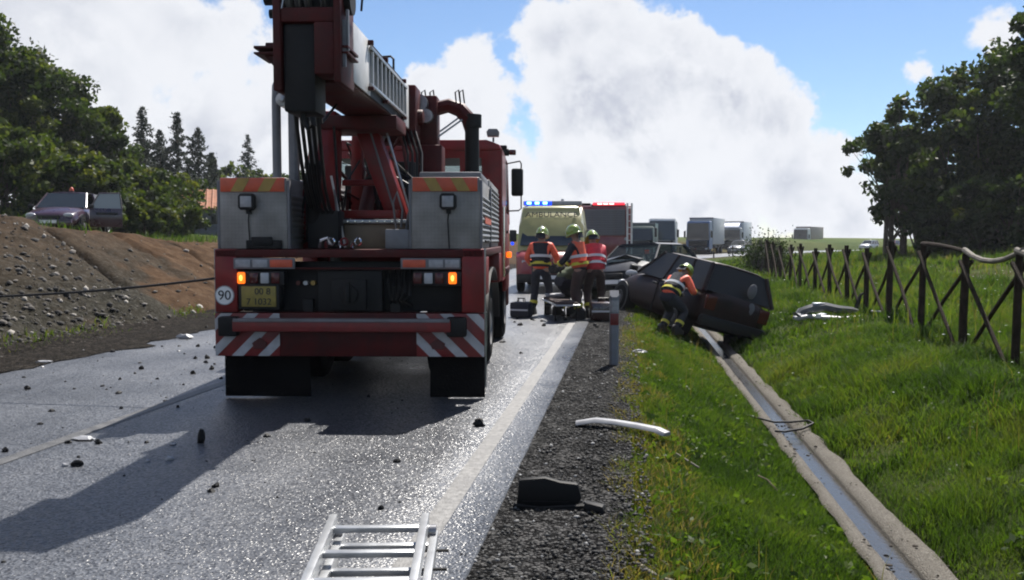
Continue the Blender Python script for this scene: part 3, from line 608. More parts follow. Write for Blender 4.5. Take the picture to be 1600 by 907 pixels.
# ================================================================== MATERIALS OF THE THINGS
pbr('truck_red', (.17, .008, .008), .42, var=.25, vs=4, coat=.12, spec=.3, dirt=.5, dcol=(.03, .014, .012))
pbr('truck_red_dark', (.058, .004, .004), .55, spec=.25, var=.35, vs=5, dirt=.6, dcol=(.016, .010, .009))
pbr('black_metal', (.008, .008, .009), .6, spec=.25, var=.3, vs=10, dirt=.35, dcol=(.022, .02, .018))
pbr('steel', (.30, .30, .31), .35, metal=.85, var=.25, vs=12)
pbr('grey_paint', (.13, .13, .145), .45, var=.2, vs=7, dirt=.3)
pbr('white_paint', (.62, .61, .60), .4, var=.12, vs=5, dirt=.35, dcol=(.25, .22, .19))
pbr('white_stripe', (.36, .36, .38), .45, var=.15, vs=14, dirt=.4, dcol=(.2, .18, .16))
pbr('red_stripe', (.16, .010, .010), .45, var=.2, vs=14, dirt=.4, dcol=(.04, .02, .016))
pbr('orange_stripe', (.50, .075, .03), .4, var=.15, vs=12)
pbr('yellow_stripe', (.30, .19, .035), .4, var=.15, vs=12)
pbr('alu_slat', (.20, .20, .20), .42, metal=.35, var=.2, vs=9, dirt=.3)
pbr('tan_paint', (.14, .095, .055), .5, var=.3, vs=6, dirt=.5)
pbr('rubber', (.0035, .0035, .004), .85, var=.4, vs=14, bump=.3, bs=50, dirt=.4, dcol=(.008, .007, .006), spec=.1)
pbr('rim', (.14, .14, .145), .5, metal=.4, var=.3, vs=9, dirt=.6, dcol=(.06, .05, .04))
pbr('black_plastic', (.010, .010, .011), .5, spec=.3, var=.25, vs=12)
pbr('reflector_grey', (.28, .28, .30), .3, var=.2, vs=20)
pbr('lens_red', (.06, .004, .004), .18, var=.1)
pbr('lens_clear', (.35, .36, .38), .12, var=.1)
pbr('plate_yellow', (.22, .17, .03), .5, var=.2, vs=18, dirt=.4)
pbr('sign_white', (.7, .7, .7), .4, var=.06)
pbr('ink', (.015, .015, .02), .6, var=.1)
pbr('chrome', (.7, .7, .72), .12, metal=1.0, var=.05)
pbr('alu', (.40, .41, .42), .34, metal=.55, var=.1, vs=10, dirt=.25, dcol=(.16, .155, .15))
lamp_mat('lamp_orange', (1.0, .17, .01), .75); lamp_mat('lamp_orange_core', (1.0, .42, .07), 1.5)
lamp_mat('lamp_blue', (.01, .06, 1.0), .9); lamp_mat('lamp_blue_core', (.25, .75, 1.0), 2.2)
lamp_mat('lamp_red', (1.0, .03, .05), 1.1); lamp_mat('lamp_red_core', (1.0, .45, .42), 2.2); lamp_mat('lamp_white', (1.0, .95, .85), 5.0)
glass_mat('dark_glass'); glass_mat('clear_glass', (.05, .06, .06), .8); glass_mat('bright_glass', (.22, .26, .30))
def checker():
    m, N, L, b = _new('checker_plate'); tc = N.new('ShaderNodeTexCoord'); mp = N.new('ShaderNodeMapping'); mp.inputs['Rotation'].default_value = (0, R(45), 0); mp.inputs['Scale'].default_value = (42, 42, 42)
    L.new(tc.outputs['Object'], mp.inputs[0]); ck = N.new('ShaderNodeTexChecker'); ck.inputs['Scale'].default_value = 1.0; L.new(mp.outputs[0], ck.inputs['Vector'])
    n = N.new('ShaderNodeTexNoise'); n.inputs['Scale'].default_value = 4; n.inputs['Detail'].default_value = 7; L.new(tc.outputs['Object'], n.inputs['Vector'])
    r = N.new('ShaderNodeValToRGB'); L.new(n.outputs['Fac'], r.inputs[0]); r.color_ramp.elements[0].position = .35; r.color_ramp.elements[0].color = (.19, .178, .17, 1); r.color_ramp.elements[1].position = .7; r.color_ramp.elements[1].color = (.30, .288, .28, 1)
    x = N.new('ShaderNodeMix'); x.data_type = 'RGBA'; x.blend_type = 'MULTIPLY'; x.inputs[0].default_value = .12; L.new(r.outputs[0], x.inputs[6]); L.new(ck.outputs['Color'], x.inputs[7]); L.new(x.outputs[2], b.inputs['Base Color'])
    b.inputs['Roughness'].default_value = .5; b.inputs['Metallic'].default_value = .25
    bp = N.new('ShaderNodeBump'); bp.inputs['Strength'].default_value = .6; bp.inputs['Distance'].default_value = .005; L.new(ck.outputs['Fac'], bp.inputs['Height']); L.new(bp.outputs[0], b.inputs['Normal']); MATS['checker_plate'] = m
checker()
def wheel(parent, c, r=.5, w=.28, side=1, bolts=8, rimc='rim'):
    """tyre with rim (> bolts) whose outer face looks along +x (side=1) or -x"""
    x = side
    o = MB().lathe([(r * .60, -w / 2), (r * .86, -w / 2), (r * .96, -w * .42), (r, -w * .3), (r, w * .3), (r * .96, w * .42), (r * .86, w / 2), (r * .60, w / 2), (r * .60, -w / 2)], 30).build('wheel', 'rubber', parent, loc=c)
    q = x * w
    rm = MB().lathe([(r * .61, q * .47), (r * .57, q * .49), (r * .50, q * .30), (r * .30, q * .22), (r * .26, q * .44), (r * .10, q * .50), (.001, q * .50)], 24).build('rim', rimc, o)
    if bolts:
        b = MB()
        for k in range(bolts):
            a = 2 * math.pi * k / bolts; b.cyl((q * .22, r * .38 * math.cos(a), r * .38 * math.sin(a)), (q * .32, r * .38 * math.cos(a), r * .38 * math.sin(a)), r * .035, n=6)
        b.build('bolt_ring', 'steel', rm)
    return o
# ================================================================== THE CRANE TRUCK (x right, y forward, z up, origin below the rear bumper)
def crane_truck():
    T = thing('crane_truck', 'big red recovery crane truck with grey tool boxes and flashing orange tail lamps', 'crane truck', (-2.544, 7.89, 0), R(5.54))
    ch = MB().span((-.46, .1, .72), (-.36, 6.5, .95)).span((.36, .1, .72), (.46, 6.5, .95))
    for y in (.3, 1.0, 2.2, 3.4, 4.6, 6.2): ch.span((-.36, y, .76), (.36, y + .12, .92))
    ch.cyl((-1.0, 1.55, .5), (1.0, 1.55, .5), .10).cyl((-1.0, 2.78, .5), (1.0, 2.78, .5), .10).cyl((-1.0, 5.55, .5), (1.0, 5.55, .5), .09).ball((0, 1.55, .5), .22).ball((0, 2.78, .5), .22)
    ch.span((-.9, 3.5, .5), (-.5, 4.5, .9)).span((.5, 3.5, .5), (.95, 4.5, .9))
    ch.build('chassis', 'black_metal', T, .008)
    # rear beam with warning panels
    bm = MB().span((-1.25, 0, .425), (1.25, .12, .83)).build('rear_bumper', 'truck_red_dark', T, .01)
    for sx in (-1, 1):
        x0, x1 = (-1.248, -.645) if sx < 0 else (.625, 1.248)
        p = MB().span((x0, -.012, .43), (x1, -.001, .825)).build('hazard_panel', 'red_stripe', bm, .003)
        w, h = .11, .395
        for k in range(6):          # diagonal white bands clipped to the panel
            a = -.34 + k * .245
            poly = []
            pts = [(a, .43), (a + w, .43), (a + w + h, .825), (a + h, .825)]
            L0, L1 = 0, x1 - x0
            def clip(ps, lim, keep_gt):
                out = []
                for i in range(len(ps)):
                    q, n = ps[i], ps[(i + 1) % len(ps)]
                    iq = q[0] >= lim if keep_gt else q[0] <= lim; inn = n[0] >= lim if keep_gt else n[0] <= lim
                    if iq: out.append(q)
                    if iq != inn:
                        f = (lim - q[0]) / (n[0] - q[0]); out.append((lim, q[1] + f * (n[1] - q[1])))
                return out
            pts = clip(clip(pts, L0, True), L1, False) if pts else pts
            if len(pts) < 3: continue
            poly = [((x0 + px) if sx < 0 else (x1 - px), pz) for px, pz in pts]
            MB().prism([(px, pz) for px, pz in poly], 1, -.016, -.010).build('white_band', 'white_stripe', bm)
    ub = MB().span((-1.05, -.13, .665), (.95, -.05, .775)).build('underrun_bar', 'red_stripe', T, .012)
    MB().span((-1.04, -.14, .755), (.94, -.06, .785)).build('bar_edge', 'grey_paint', ub, .005)
    for x in (-1.10, 1.0): MB().span((x - .09, -.12, .62), (x + .09, -.015, .80)).build('bar_bracket', 'black_metal', T, .02)
    for x in (-.83, .82): MB().prism([(x - .05, .50), (x + .05, .50), (x + .07, .55), (x, .60), (x - .07, .55)], 1, -.03, -.014).build('reflector', 'lens_red', T)
    # rear wall of the body
    for sx in (-1, 1):
        MB().span((sx * 1.04, .0, .832), (sx * 1.248, .18, 1.42)).build('corner_post', 'truck_red', T, .012)
    rb = MB().span((-1.038, .16, .832), (1.038, .22, 1.30)).span((-.30, .05, .84), (.30, .16, 1.22)).build('rear_wall', 'black_metal', T, .01)
    cp = MB().cyl((0, -.06, 1.0), (0, .06, 1.0), .09).span((-.16, -.02, .86), (.16, .04, 1.14)).cyl((.0, -.09, .93), (.0, -.09, 1.12), .03); cp.build('tow_coupling', 'black_metal', rb, .006)
    for k in range(5): MB().tube([(.35 + k * .05, .17, 1.22), (.36 + k * .05, .02, 1.1 - .03 * k), (.38 + k * .03, .05, .95), (.36 + k * .05, .17, .88)], .014, 6).build('hose', 'black_plastic', rb)
    for k in range(3): MB().cyl((-.50 + k * .07, .10, 1.10), (-.50 + k * .07, .17, 1.10), .022).build('air_connector', ('lens_red', 'steel', 'yellow_stripe')[k], rb)
    MB().span((-1.038, .02, 1.232), (1.038, .20, 1.245)).build('light_rail', 'truck_red_dark', T)
    for sx in (-1, 1):
        xs = [(-1.05, -.91), (-.89, -.75)] if sx < 0 else [(.74, .87), (.89, 1.02)]
        fr = MB().span((-1.07 if sx < 0 else .48, -.005, 1.235), (-.50 if sx < 0 else 1.03, .02, 1.335)).build('reflector_strip', 'grey_paint', T, .004)
        for a, b in xs: MB().span((a, -.014, 1.25), (b, -.004, 1.32)).build('grey_reflector', 'reflector_grey', fr, .006)
        a, b = (-.73, -.52) if sx < 0 else (.50, .71)
        MB().span((a, -.014, 1.25), (b, -.004, 1.32)).build('red_reflector', 'orange_stripe', fr, .006)
        # tail lamp cluster
        x0 = -1.04 if sx < 0 else .60
        cl = MB().span((x0, .0, 1.08), (x0 + .44, .10, 1.215)).build('tail_lamp', 'black_plastic', T, .012)
        xo = -1.0 if sx < 0 else .955
        MB().span((xo - .035, -.022, 1.098), (xo + .04, .005, 1.205)).build('indicator_lens', 'lamp_orange', cl, .015)
        MB().ball((xo + .003, -.02, 1.152), (.018, .008, .03), 10, 6).build('indicator_bulb', 'lamp_orange_core', cl)
        for k, mt in enumerate(('lens_red', 'lens_clear', 'lens_red')):
            xx = xo + (.12 + k * .10) * (1 if sx < 0 else -1); MB().span((xx - .04, -.015, 1.10), (xx + .04, .005, 1.20)).build('lamp_lens', mt, cl, .012)
    sg = MB().cyl((-1.158, -.004, .99), (-1.158, .004, .99), .090, n=32).build('speed_sign', 'sign_white', T)
    MB().lathe([(.090, -.0075), (.082, -.0075), (.082, -.004), (.090, -.004), (.090, -.0075)], 32, (-1.158, 0, .99), 1).build('sign_rim', 'reflector_grey', sg)
    lettering('speed_digits', '90', .125, 'ink', sg, (-1.158, -.0065, .987))
    pl = MB().span((-1.0, -.012, .885), (-.675, .0, 1.075)).build('number_plate', 'plate_yellow', T, .006)
    MB().span((-1.03, .0, .86), (-.65, .16, 1.10)).build('plate_holder', 'black_plastic', T, .006)
    lettering('plate_letters', '00 8', .085, 'ink', pl, (-.80, -.014, 1.025)); lettering('plate_digits', '7 1032', .085, 'ink', pl, (-.835, -.014, .93))
    # mud flaps and wheels
    for sx in (-1, 1):
        MB().span(((-1.24, .72)[sx > 0], .20, .015), ((-.42, 1.24)[sx > 0], .225, .422)).build('mud_flap', 'rubber', T, .004)  # left flap drawn wider, its black sheet standing in for shadow beside it
        for y in (1.55, 2.78):
            wheel(T, (sx * 1.02, y, .5), .5, .27, sx); wheel(T, (sx * .70, y, .5), .5, .27, sx, 0)
        wheel(T, (sx * 1.06, 5.55, .5), .5, .30, sx, 10)
        MB().loft([[(sx * .60, 2.17 + 1.27 * math.cos(a), .5 + .66 * math.sin(a)), (sx * 1.22, 2.17 + 1.27 * math.cos(a), .5 + .66 * math.sin(a)), (sx * 1.22, 2.17 + 1.30 * math.cos(a), .5 + .69 * math.sin(a)), (sx * .60, 2.17 + 1.30 * math.cos(a), .5 + .69 * math.sin(a))] for a in [math.pi * k / 14 for k in range(15)]]).build('wheel_arch', 'black_plastic', T)
        MB().tube([(sx * 1.245, .03, 1.42), (sx * 1.245, .03, .45)], .016, 8).tube([(sx * 1.24, .30, .82), (sx * 1.235, .30, .10)], .014, 6).build('guard_rod', 'steel', T)
        for ya, yb in ((.18, .80), (3.0, 3.6)): MB().span((sx * 1.05, ya, .97), (sx * 1.243, yb, 1.338)).build('side_skirt', 'truck_red', T, .01)
    # deck
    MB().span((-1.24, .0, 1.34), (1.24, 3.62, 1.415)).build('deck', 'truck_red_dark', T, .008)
    # tool boxes
    def slats(par, x, y0, y1, z0, z1, n, sx):
        me = None; h = (z1 - z0) / n
        for k in range(n):
            zc = z0 + (k + .5) * h
            if me is None:
                me = MB().prism([(0, -h * .46), (sx * .010, -h * .36), (sx * .016, 0), (sx * .010, h * .36), (0, h * .46)], 1, y0, y1) if False else MB().loft([[(sx * 0, yy, -h * .47), (sx * .010, yy, -h * .36), (sx * .018, yy, 0), (sx * .010, yy, h * .36), (0, yy, h * .47)] for yy in (y0, y1)]).mesh('slat')
                me.materials.append(M_('alu_slat'))
            obj('slat', me, None, par, (x, 0, zc))
    for sx in (-1, 1):
        xi, xo = sx * .575, sx * 1.205
        b = MB().span((xi, .035, 1.417), (xo, 1.55, 2.075)).build('tool_box', 'checker_plate', T, .012)
        b2 = MB().span((xi, 1.58, 1.417), (xo, 3.45, 2.155)).build('tall_box', 'checker_plate', T, .012)
        MB().span((sx * .60, .40, 2.077), (sx * 1.19, 1.57, 2.15)).build('box_lid', 'grey_paint', b, .01) if sx > 0 else None
        # warning strip: orange plate with slanted ochre bands
        xs0, xs1 = min(xi, xo) + .015, max(xi, xo) - .02
        wp = MB().span((xs0, .022, 1.945), (xs1, .034, 2.072)).build('warning_strip', 'orange_stripe', b, .002)
        W = xs1 - xs0
        for k in range(2):
            a = W * (.16 + .42 * k); dw = W * .19; sl = W * .12
            pts = [(xs0 + a, 1.947), (xs0 + a + dw, 1.947), (xs0 + a + dw + sl, 2.07), (xs0 + a + sl, 2.07)] if sx < 0 else [(xs0 + a + sl, 1.947), (xs0 + a + dw + sl, 1.947), (xs0 + a + dw, 2.07), (xs0 + a, 2.07)]
            MB().prism(pts, 1, .018, .0235).build('ochre_band', 'yellow_stripe', wp)
        # work lamp with cable
        xl = sx * .922
        wl = MB().prism([(xl - .075, 1.80), (xl - .055, 1.775), (xl + .055, 1.775), (xl + .075, 1.80), (xl + .075, 1.90), (xl + .055, 1.925), (xl - .055, 1.925), (xl - .075, 1.90)], 1, -.075, .0).build('work_lamp', 'black_plastic', b, .008)
        MB().span((xl - .052, -.082, 1.80), (xl + .052, -.07, 1.90)).build('lamp_glass', 'reflector_grey', wl, .015)
        MB().span((xl - .02, -.01, 1.74), (xl + .02, .033, 1.80)).tube([(xl, .02, 1.78), (xl - .01, .018, 1.68), (xl + .004, .02, 1.42)], .006, 6).build('lamp_cable', 'black_plastic', wl)
        # shutters and their frames
        for x, s2 in ((xo, sx), (xi, -sx)):
            slats(b, x, .12, 1.50, 1.46, 1.93, 9, s2); slats(b2, x, 1.66, 3.38, 1.46, 2.10, 12, s2)
            for yy in (.075, 1.52): MB().span((x, yy - .035, 1.42), (x + s2 * .024, yy + .03, 2.05)).build('shutter_frame', 'grey_paint', b, .003)
            MB().cyl((x + s2 * .02, .5, 1.49), (x + s2 * .02, 1.1, 1.49), .012).build('shutter_handle', 'black_plastic', b)
    MB().span((1.222, .5, 1.66), (1.228, 1.5, 1.72)).build('side_reflector', 'orange_stripe', T)
    MB().span((.33, .05, 1.418), (.55, .5, 1.60)).build('control_cabinet', 'grey_paint', T, .01)
    MB().span((-.95, -.01, 1.42), (-.62, .03, 1.50)).span((-.9, -.02, 1.45), (-.70, .0, 1.53)).build('tool_bracket', 'black_metal', T, .01)
    # crane pedestal
    pd = MB().span((-.42, .55, 1.417), (.44, 1.95, 1.66)).build('crane_pedestal', 'tan_paint', T, .015)
    MB().span((-.45, .50, 1.662), (.47, 2.0, 1.70)).build('pedestal_plate', 'steel', pd, .006)
    rv = MB()
    for k in range(12): rv.ball((-.40 + k * .072, .495, 1.682), .012, 6, 4)
    rv.build('rivet_row', 'chrome', pd)
    # mast of two leaning legs
    MB().prism([(-.70, 1.42), (-.30, 1.42), (-.24, 2.15), (-.24, 2.76), (-.47, 2.76), (-.54, 2.15)], 1, .58, .84).build('mast_leg', 'truck_red', T, .012)
    MB().prism([(.20, 1.70), (.42, 1.70), (.20, 2.35), (.05, 2.76), (-.17, 2.76), (.02, 2.2)], 1, .92, 1.14).build('mast_leg', 'truck_red', T, .012)
    MB().prism([(-.30, 1.70), (-.16, 1.70), (-.18, 2.74), (-.28, 2.74)], 1, 1.5, 1.62).build('mast_brace', 'truck_red', T, .006)
    MB().span((-.28, 1.0, 2.06), (.14, 1.08, 2.12)).span((-.32, .80, 1.72), (.34, 1.0, 1.80)).build('cross_bar', 'truck_red', T, .006)
    MB().span((-.47, .56, 2.58), (.36, 1.16, 2.715)).build('mast_head', 'truck_red_dark', T, .012)
    MB().span((-.46, .30, 1.42), (-.16, .57, 1.78)).build('valve_block', 'black_metal', T, .015)
    vb = MB()
    for k in range(4): vb.cyl((-.43 + k * .08, .36, 1.78), (-.45 + k * .085, .30, 1.98), .010, n=6)
    vb.build('control_levers', 'steel', T)
    lv = MB().bar((-.13, .45, 1.43), (-.26, .45, 2.12), .018, .018).build('support_rod', 'white_paint', T)
    for q0, q1, r_, m_2 in (((.30, .90, 1.72), (.0, .90, 2.72), .010, 'grey_paint'), ((.44, .95, 1.75), (.20, .90, 2.60), .012, 'steel'), ((-.62, .52, 1.45), (-.40, .50, 2.70), .012, 'black_metal'), ((-.20, .52, 1.75), (-.24, .50, 2.60), .014, 'black_metal')):
        MB().cyl(q0, q1, r_, n=6).build('guide_rod', m_2, T)
    g_ = random.Random(77)
    for k in range(14):                      # pipes and hoses around the pedestal
        x0, x1 = g_.uniform(-.5, .5), g_.uniform(-.5, .5); y0, y1 = g_.uniform(.9, 2.3), g_.uniform(1.2, 2.3); zt = g_.uniform(2.0, 2.65)
        MB().tube([(x0, y0, 1.70), (x0 + g_.uniform(-.06, .06), y0 + .05, 1.7 + (zt - 1.7) * .5), (x1, y1, zt), (x1 + .05, y1 + .1, zt - g_.uniform(.1, .4))], g_.choice((.012, .018, .024)), 6).build('hydraulic_pipe', g_.choice(('black_plastic', 'black_metal', 'truck_red_dark')), T)
    for k, (x, y, z_, sx_, sz_) in enumerate(((-.05, 2.05, 1.85, .34, .36), (.20, 2.2, 2.25, .24, .30), (-.36, 2.1, 2.1, .22, .5))): MB().span((x - sx_ / 2, y - .12, z_ - sz_ / 2), (x + sx_ / 2, y + .12, z_ + sz_ / 2)).build('hydraulic_unit', 'black_metal', T, .02)
    # lift rams
    for (p, q, m1, m2) in (((-.44, .45, 1.50), (-.28, -.10, 2.74), 'black_metal', 'steel'), ((-.10, 1.25, 1.75), (-.02, 1.9, 2.70), 'truck_red_dark', 'steel')):
        p, q = Vector(p), Vector(q); md = p.lerp(q, .58)
        ram = MB().cyl(p, md, .075, n=16).cyl(p.lerp(q, .54), md, .085, n=16).build('lift_ram', m1, T); MB().cyl(md, q, .042, n=12).ball(q, .07, 8, 6).build('ram_rod', m2, ram)
    # hoses hanging under the boom head
    for k in range(5):
        x = -.24 + k * .045
        MB().tube([(x + .06, -1.12, 2.76), (x + .03, -.95, 2.50), (x - .04, -.55, 2.20), (x - .14, -.05, 1.98), (x - .17, .25, 1.80), (x - .15, .34, 1.74)], .017, 7).build('hydraulic_hose', 'black_plastic', T)
    for k in range(4):
        x = .30 + k * .05
        MB().tube([(x - .1, 1.9, 2.72), (x, 1.7, 2.45), (x + .02, 1.5, 2.1 - k * .06), (x + .04, 1.3, 1.78), (x + .02, 1.25, 1.70)], .016, 7).build('hydraulic_hose', 'black_plastic', T)
    # two uprights on the left box
    MB().tube([(-.83, .6, 2.07), (-.83, .6, 2.85), (-.825, .6, 3.0), (-.79, .6, 3.09), (-.72, .6, 3.10)], .045, 10).build('upright_post', 'grey_paint', T)
    MB().tube([(-.66, .6, 2.07), (-.66, .6, 3.04)], .055, 10).build('upright_post', 'grey_paint', T)
    MB().span((-.84, .56, 2.93), (-.62, .64, 3.07)).cyl((-.74, .50, 2.86), (-.74, .70, 2.86), .07, n=14).cyl((-.74, .46, 2.86), (-.74, .74, 2.86), .03).build('post_bracket', 'steel', T, .008)
    MB().lathe([(.07, -.012), (.085, 0), (.07, .012), (.058, 0), (.07, -.012)], 16, (-.69, .6, 3.16), 1).build('lifting_ring', 'steel', T)
    # telescopic boom
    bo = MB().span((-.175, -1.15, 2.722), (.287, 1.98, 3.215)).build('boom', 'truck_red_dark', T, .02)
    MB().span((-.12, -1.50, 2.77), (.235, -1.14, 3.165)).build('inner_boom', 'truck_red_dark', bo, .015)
    for ya, yb in ((-1.14, -.44), (1.44, 1.76)): MB().span((.288, ya, 2.735), (.300, yb, 3.20)).build('white_panel', 'white_paint', bo, .003)
    MB().span((.288, -.43, 2.735), (.296, 1.43, 3.20)).build('side_panel', 'black_metal', bo)
    ld = MB().span((.302, -.50, 3.115), (.330, 1.50, 3.145)).span((.302, -.50, 2.805), (.330, 1.50, 2.835)).build('boom_ladder', 'alu', bo, .004)
    me = None
    for k in range(10):
        if me is None: me = MB().span((.306, -.014, 2.835), (.326, .014, 3.115)).mesh('rung'); me.materials.append(M_('alu'))
        obj('rung', me, None, ld, (0, -.42 + k * .205, 0))
    for y in (-.52, .2, 1.3): MB().span((.287, y - .03, 2.77), (.345, y + .03, 2.80)).span((.287, y - .02, 3.15), (.345, y + .02, 3.19)).build('ladder_bracket', 'truck_red_dark', bo, .004)
    MB().tube([(.27, .95, 3.21), (.27, .95, 3.33), (.24, .97, 3.36), (.12, 1.0, 3.36)], .012, 7).build('handle_loop', 'black_metal', bo)
    MB().span((-.19, 1.90, 2.60), (.36, 2.30, 3.24)).cyl((-.25, 2.1, 2.9), (.42, 2.1, 2.9), .09).build('boom_pivot', 'truck_red_dark', bo, .02)
    # boom head: cheek plates, cross plates, rope sheaves, flanges
    hd = MB().span((-.205, -1.56, 2.60), (-.145, -1.10, 3.60)).span((.245, -1.56, 2.66), (.300, -1.10, 3.60)).build('boom_head', 'truck_red_dark', bo, .01)
    for q0, q1 in (((-.145, -1.55, 3.10), (.245, -1.40, 3.205)), ((-.145, -1.54, 3.42), (.245, -1.30, 3.60)), ((.10, -1.555, 2.72), (.245, -1.30, 3.098))): MB().span(q0, q1).build('head_plate', 'truck_red_dark', hd, .008)
    MB().span((-.14, -1.52, 2.45), (.10, -1.20, 3.095)).build('rope_block', 'black_metal', hd, .02)
    MB().span((-.14, -1.48, 3.21), (.24, -1.30, 3.42)).build('sheave_housing', 'black_metal', hd, .01)
    for x in (-.09, -.02, .05, .17):
        MB().lathe([(.03, -.02), (.15, -.02), (.16, -.012), (.135, 0), (.16, .012), (.15, .02), (.03, .02)], 22, (x, -1.43, 3.32), 0).build('rope_sheave', 'steel', hd)
    for x0, x1 in ((-.36, -.20), (.298, .345)):
        MB().span((x0, -1.52, 2.915), (x1, -1.15, 2.935)).span((x0, -1.52, 2.875), (x1, -1.15, 2.89)).build('flange_plate', 'truck_red_dark', hd, .003)
    MB().prism([(-.205, 2.875), (-.30, 2.875), (-.235, 2.80), (-.205, 2.78)], 1, -1.45, -1.30).cyl((-.30, -1.40, 2.955), (-.21, -1.40, 2.955), .028).build('flange_gusset', 'truck_red_dark', hd)
    MB().cyl((-.32, -1.35, 3.33), (-.21, -1.35, 3.33), .06, n=14).cyl((-.30, -1.30, 3.22), (-.21, -1.30, 3.22), .035).build('guide_roller', 'black_metal', hd)
    MB().cyl((.30, -1.36, 3.30), (.35, -1.36, 3.30), .11, n=18).tube([(.33, -1.3, 3.38), (.36, -1.2, 3.46), (.37, -1.1, 3.40), (.35, -1.05, 3.30)], .010, 6).build('cable_reel', 'black_metal', hd)
    MB().bar((.31, -1.5, 2.78), (.31, -1.5, 3.12), .03, .02).bar((.335, -1.48, 2.9), (.335, -1.48, 3.2), .018, .03).build('boom_stay', 'grey_paint', hd)
    MB().bar((-.13, -1.575, 3.19), (-.10, -1.575, 3.33), .008, .01).build('rope_end', 'steel', hd)
    MB().tube([(-.02, -1.43, 2.50), (-.02, -1.43, 2.40), (.02, -1.43, 2.33), (.06, -1.43, 2.36), (.05, -1.43, 2.42)], .022, 8).build('hook', 'black_metal', hd)
    for x in (-.08, .05): MB().tube([(x, -1.38, 2.72), (x - .01, -1.2, 2.56), (x - .06, -.9, 2.45), (x - .12, -.5, 2.55), (x - .1, -.2, 2.7)], .012, 6).build('slack_cable', 'black_plastic', hd)
    # chains and shackles left on the deck
    for k, (x, y) in enumerate(((-.26, .22), (-.20, .16), (-.14, .24), (-.08, .18), (-.02, .23), (.05, .17))):
        MB().lathe([(.03, -.010), (.042, 0), (.03, .010), (.022, 0), (.03, -.010)], 12, (x, y, 1.455 + .03 * (k % 2)), 1 if k % 2 else 0).build('chain_link', 'chrome' if k % 3 else 'red_stripe', T)
    MB().tube([(-.30, .12, 1.43), (-.28, .10, 1.50), (-.22, .10, 1.52), (-.18, .12, 1.45)], .016, 7).build('shackle', 'chrome', T)
    # knuckle loader between crane and cab
    kn = MB().span((.30, 2.36, 1.41), (.60, 2.72, 2.62)).span((.32, 2.40, 2.55), (.54, 2.70, 3.20)).build('loader_column', 'truck_red_dark', T, .02)
    MB().tube([(.50, 2.55, 3.06), (.66, 2.55, 3.10), (.80, 2.55, 3.05), (.90, 2.55, 2.94), (.93, 2.55, 2.78)], [.085, .085, .09, .09, .07], 8).build('loader_arm', 'truck_red_dark', kn)
    MB().cyl((.94, 2.55, 2.30), (.94, 2.55, 2.86), .085, n=14).cyl((.95, 2.55, 2.84), (.95, 2.55, 2.99), .105, n=14).cyl((.94, 2.55, 2.155), (.94, 2.55, 2.32), .12, n=12).build('loader_ram', 'black_metal', kn)
    MB().bar((.53, 2.5, 2.72), (.86, 2.5, 2.95), .02, .02).bar((.55, 2.6, 2.80), (.80, 2.6, 2.98), .015, .02).build('loader_link', 'steel', kn)
    for x in (.36, .46, .76, .81): MB().tube([(x, 2.5, 3.10), (x - .01, 2.45, 3.24), (x + .03, 2.45, 3.27), (x + .045, 2.5, 3.12)], .009, 6).build('lashing_loop', 'black_plastic', kn)
    MB().cyl((.34, 2.30, 3.1), (.34, 2.45, 3.1), .10, n=16).cyl((.42, 2.3, 2.95), (.42, 2.45, 2.95), .08, n=14).build('winch_drum', 'steel', kn)
    MB().cyl((.28, 2.95, 2.35), (.53, 2.95, 2.35), .03).build('sky_gap_bar', 'white_paint', T)  # white bar added in place of the bright sky gap before the cab
    MB().tube([(.50, .22, 1.60), (.53, .18, 1.75), (.56, .15, 1.80)], .012, 6).tube([(.40, .25, 1.60), (.38, .2, 1.85), (.42, .18, 1.95), (.47, .2, 1.78), (.45, .22, 1.62)], .010, 6).build('cable_loop', 'grey_paint', T)
    MB().tube([(-.83, 3.05, .95), (-.83, 3.05, 2.75), (-.84, 3.05, 3.0)], [.07, .07, .06], 12).build('exhaust_stack', 'grey_paint', T)
    MB().span((-1.0, 2.9, 1.9), (-.5, 3.2, 2.55)).build('air_filter', 'black_metal', T, .03) if False else None
    # cab
    cb = MB()
    cb.span((-1.24, 3.66, .95), (1.24, 3.72, 2.10)).span((-1.24, 3.66, 2.58), (1.24, 3.72, 2.72))
    for a, b in ((-1.24, -.98), (-.76, -.69), (-.49, .49), (.69, .76), (.98, 1.24)): cb.span((a, 3.66, 2.10), (b, 3.72, 2.58))
    cab = cb.build('cab', 'truck_red', T)
    rf = MB().loft([[(x * k, y, z) for x, z in ((-1.25, 2.68), (-1.22, 2.76), (-1.05, 2.82), (1.05, 2.82), (1.22, 2.76), (1.25, 2.68))] for y, k in ((3.64, .99), (3.75, 1.0), (5.8, 1.0), (6.1, .97))]).build('cab_roof', 'truck_red', cab, .015)
    MB().span((-1.24, 6.16, .75), (1.24, 6.24, 1.75)).span((-1.24, 3.72, .95), (1.24, 6.16, 1.05)).build('cab_front', 'truck_red', cab, .02)
    MB().span((-1.24, 6.10, .45), (1.24, 6.32, .78)).build('front_bumper', 'truck_red_dark', cab, .03)
    MB().plate([(-1.15, 6.20, 1.76), (1.15, 6.20, 1.76), (1.12, 6.06, 2.68), (-1.12, 6.06, 2.68)], .012).build('windscreen', 'clear_glass', cab)
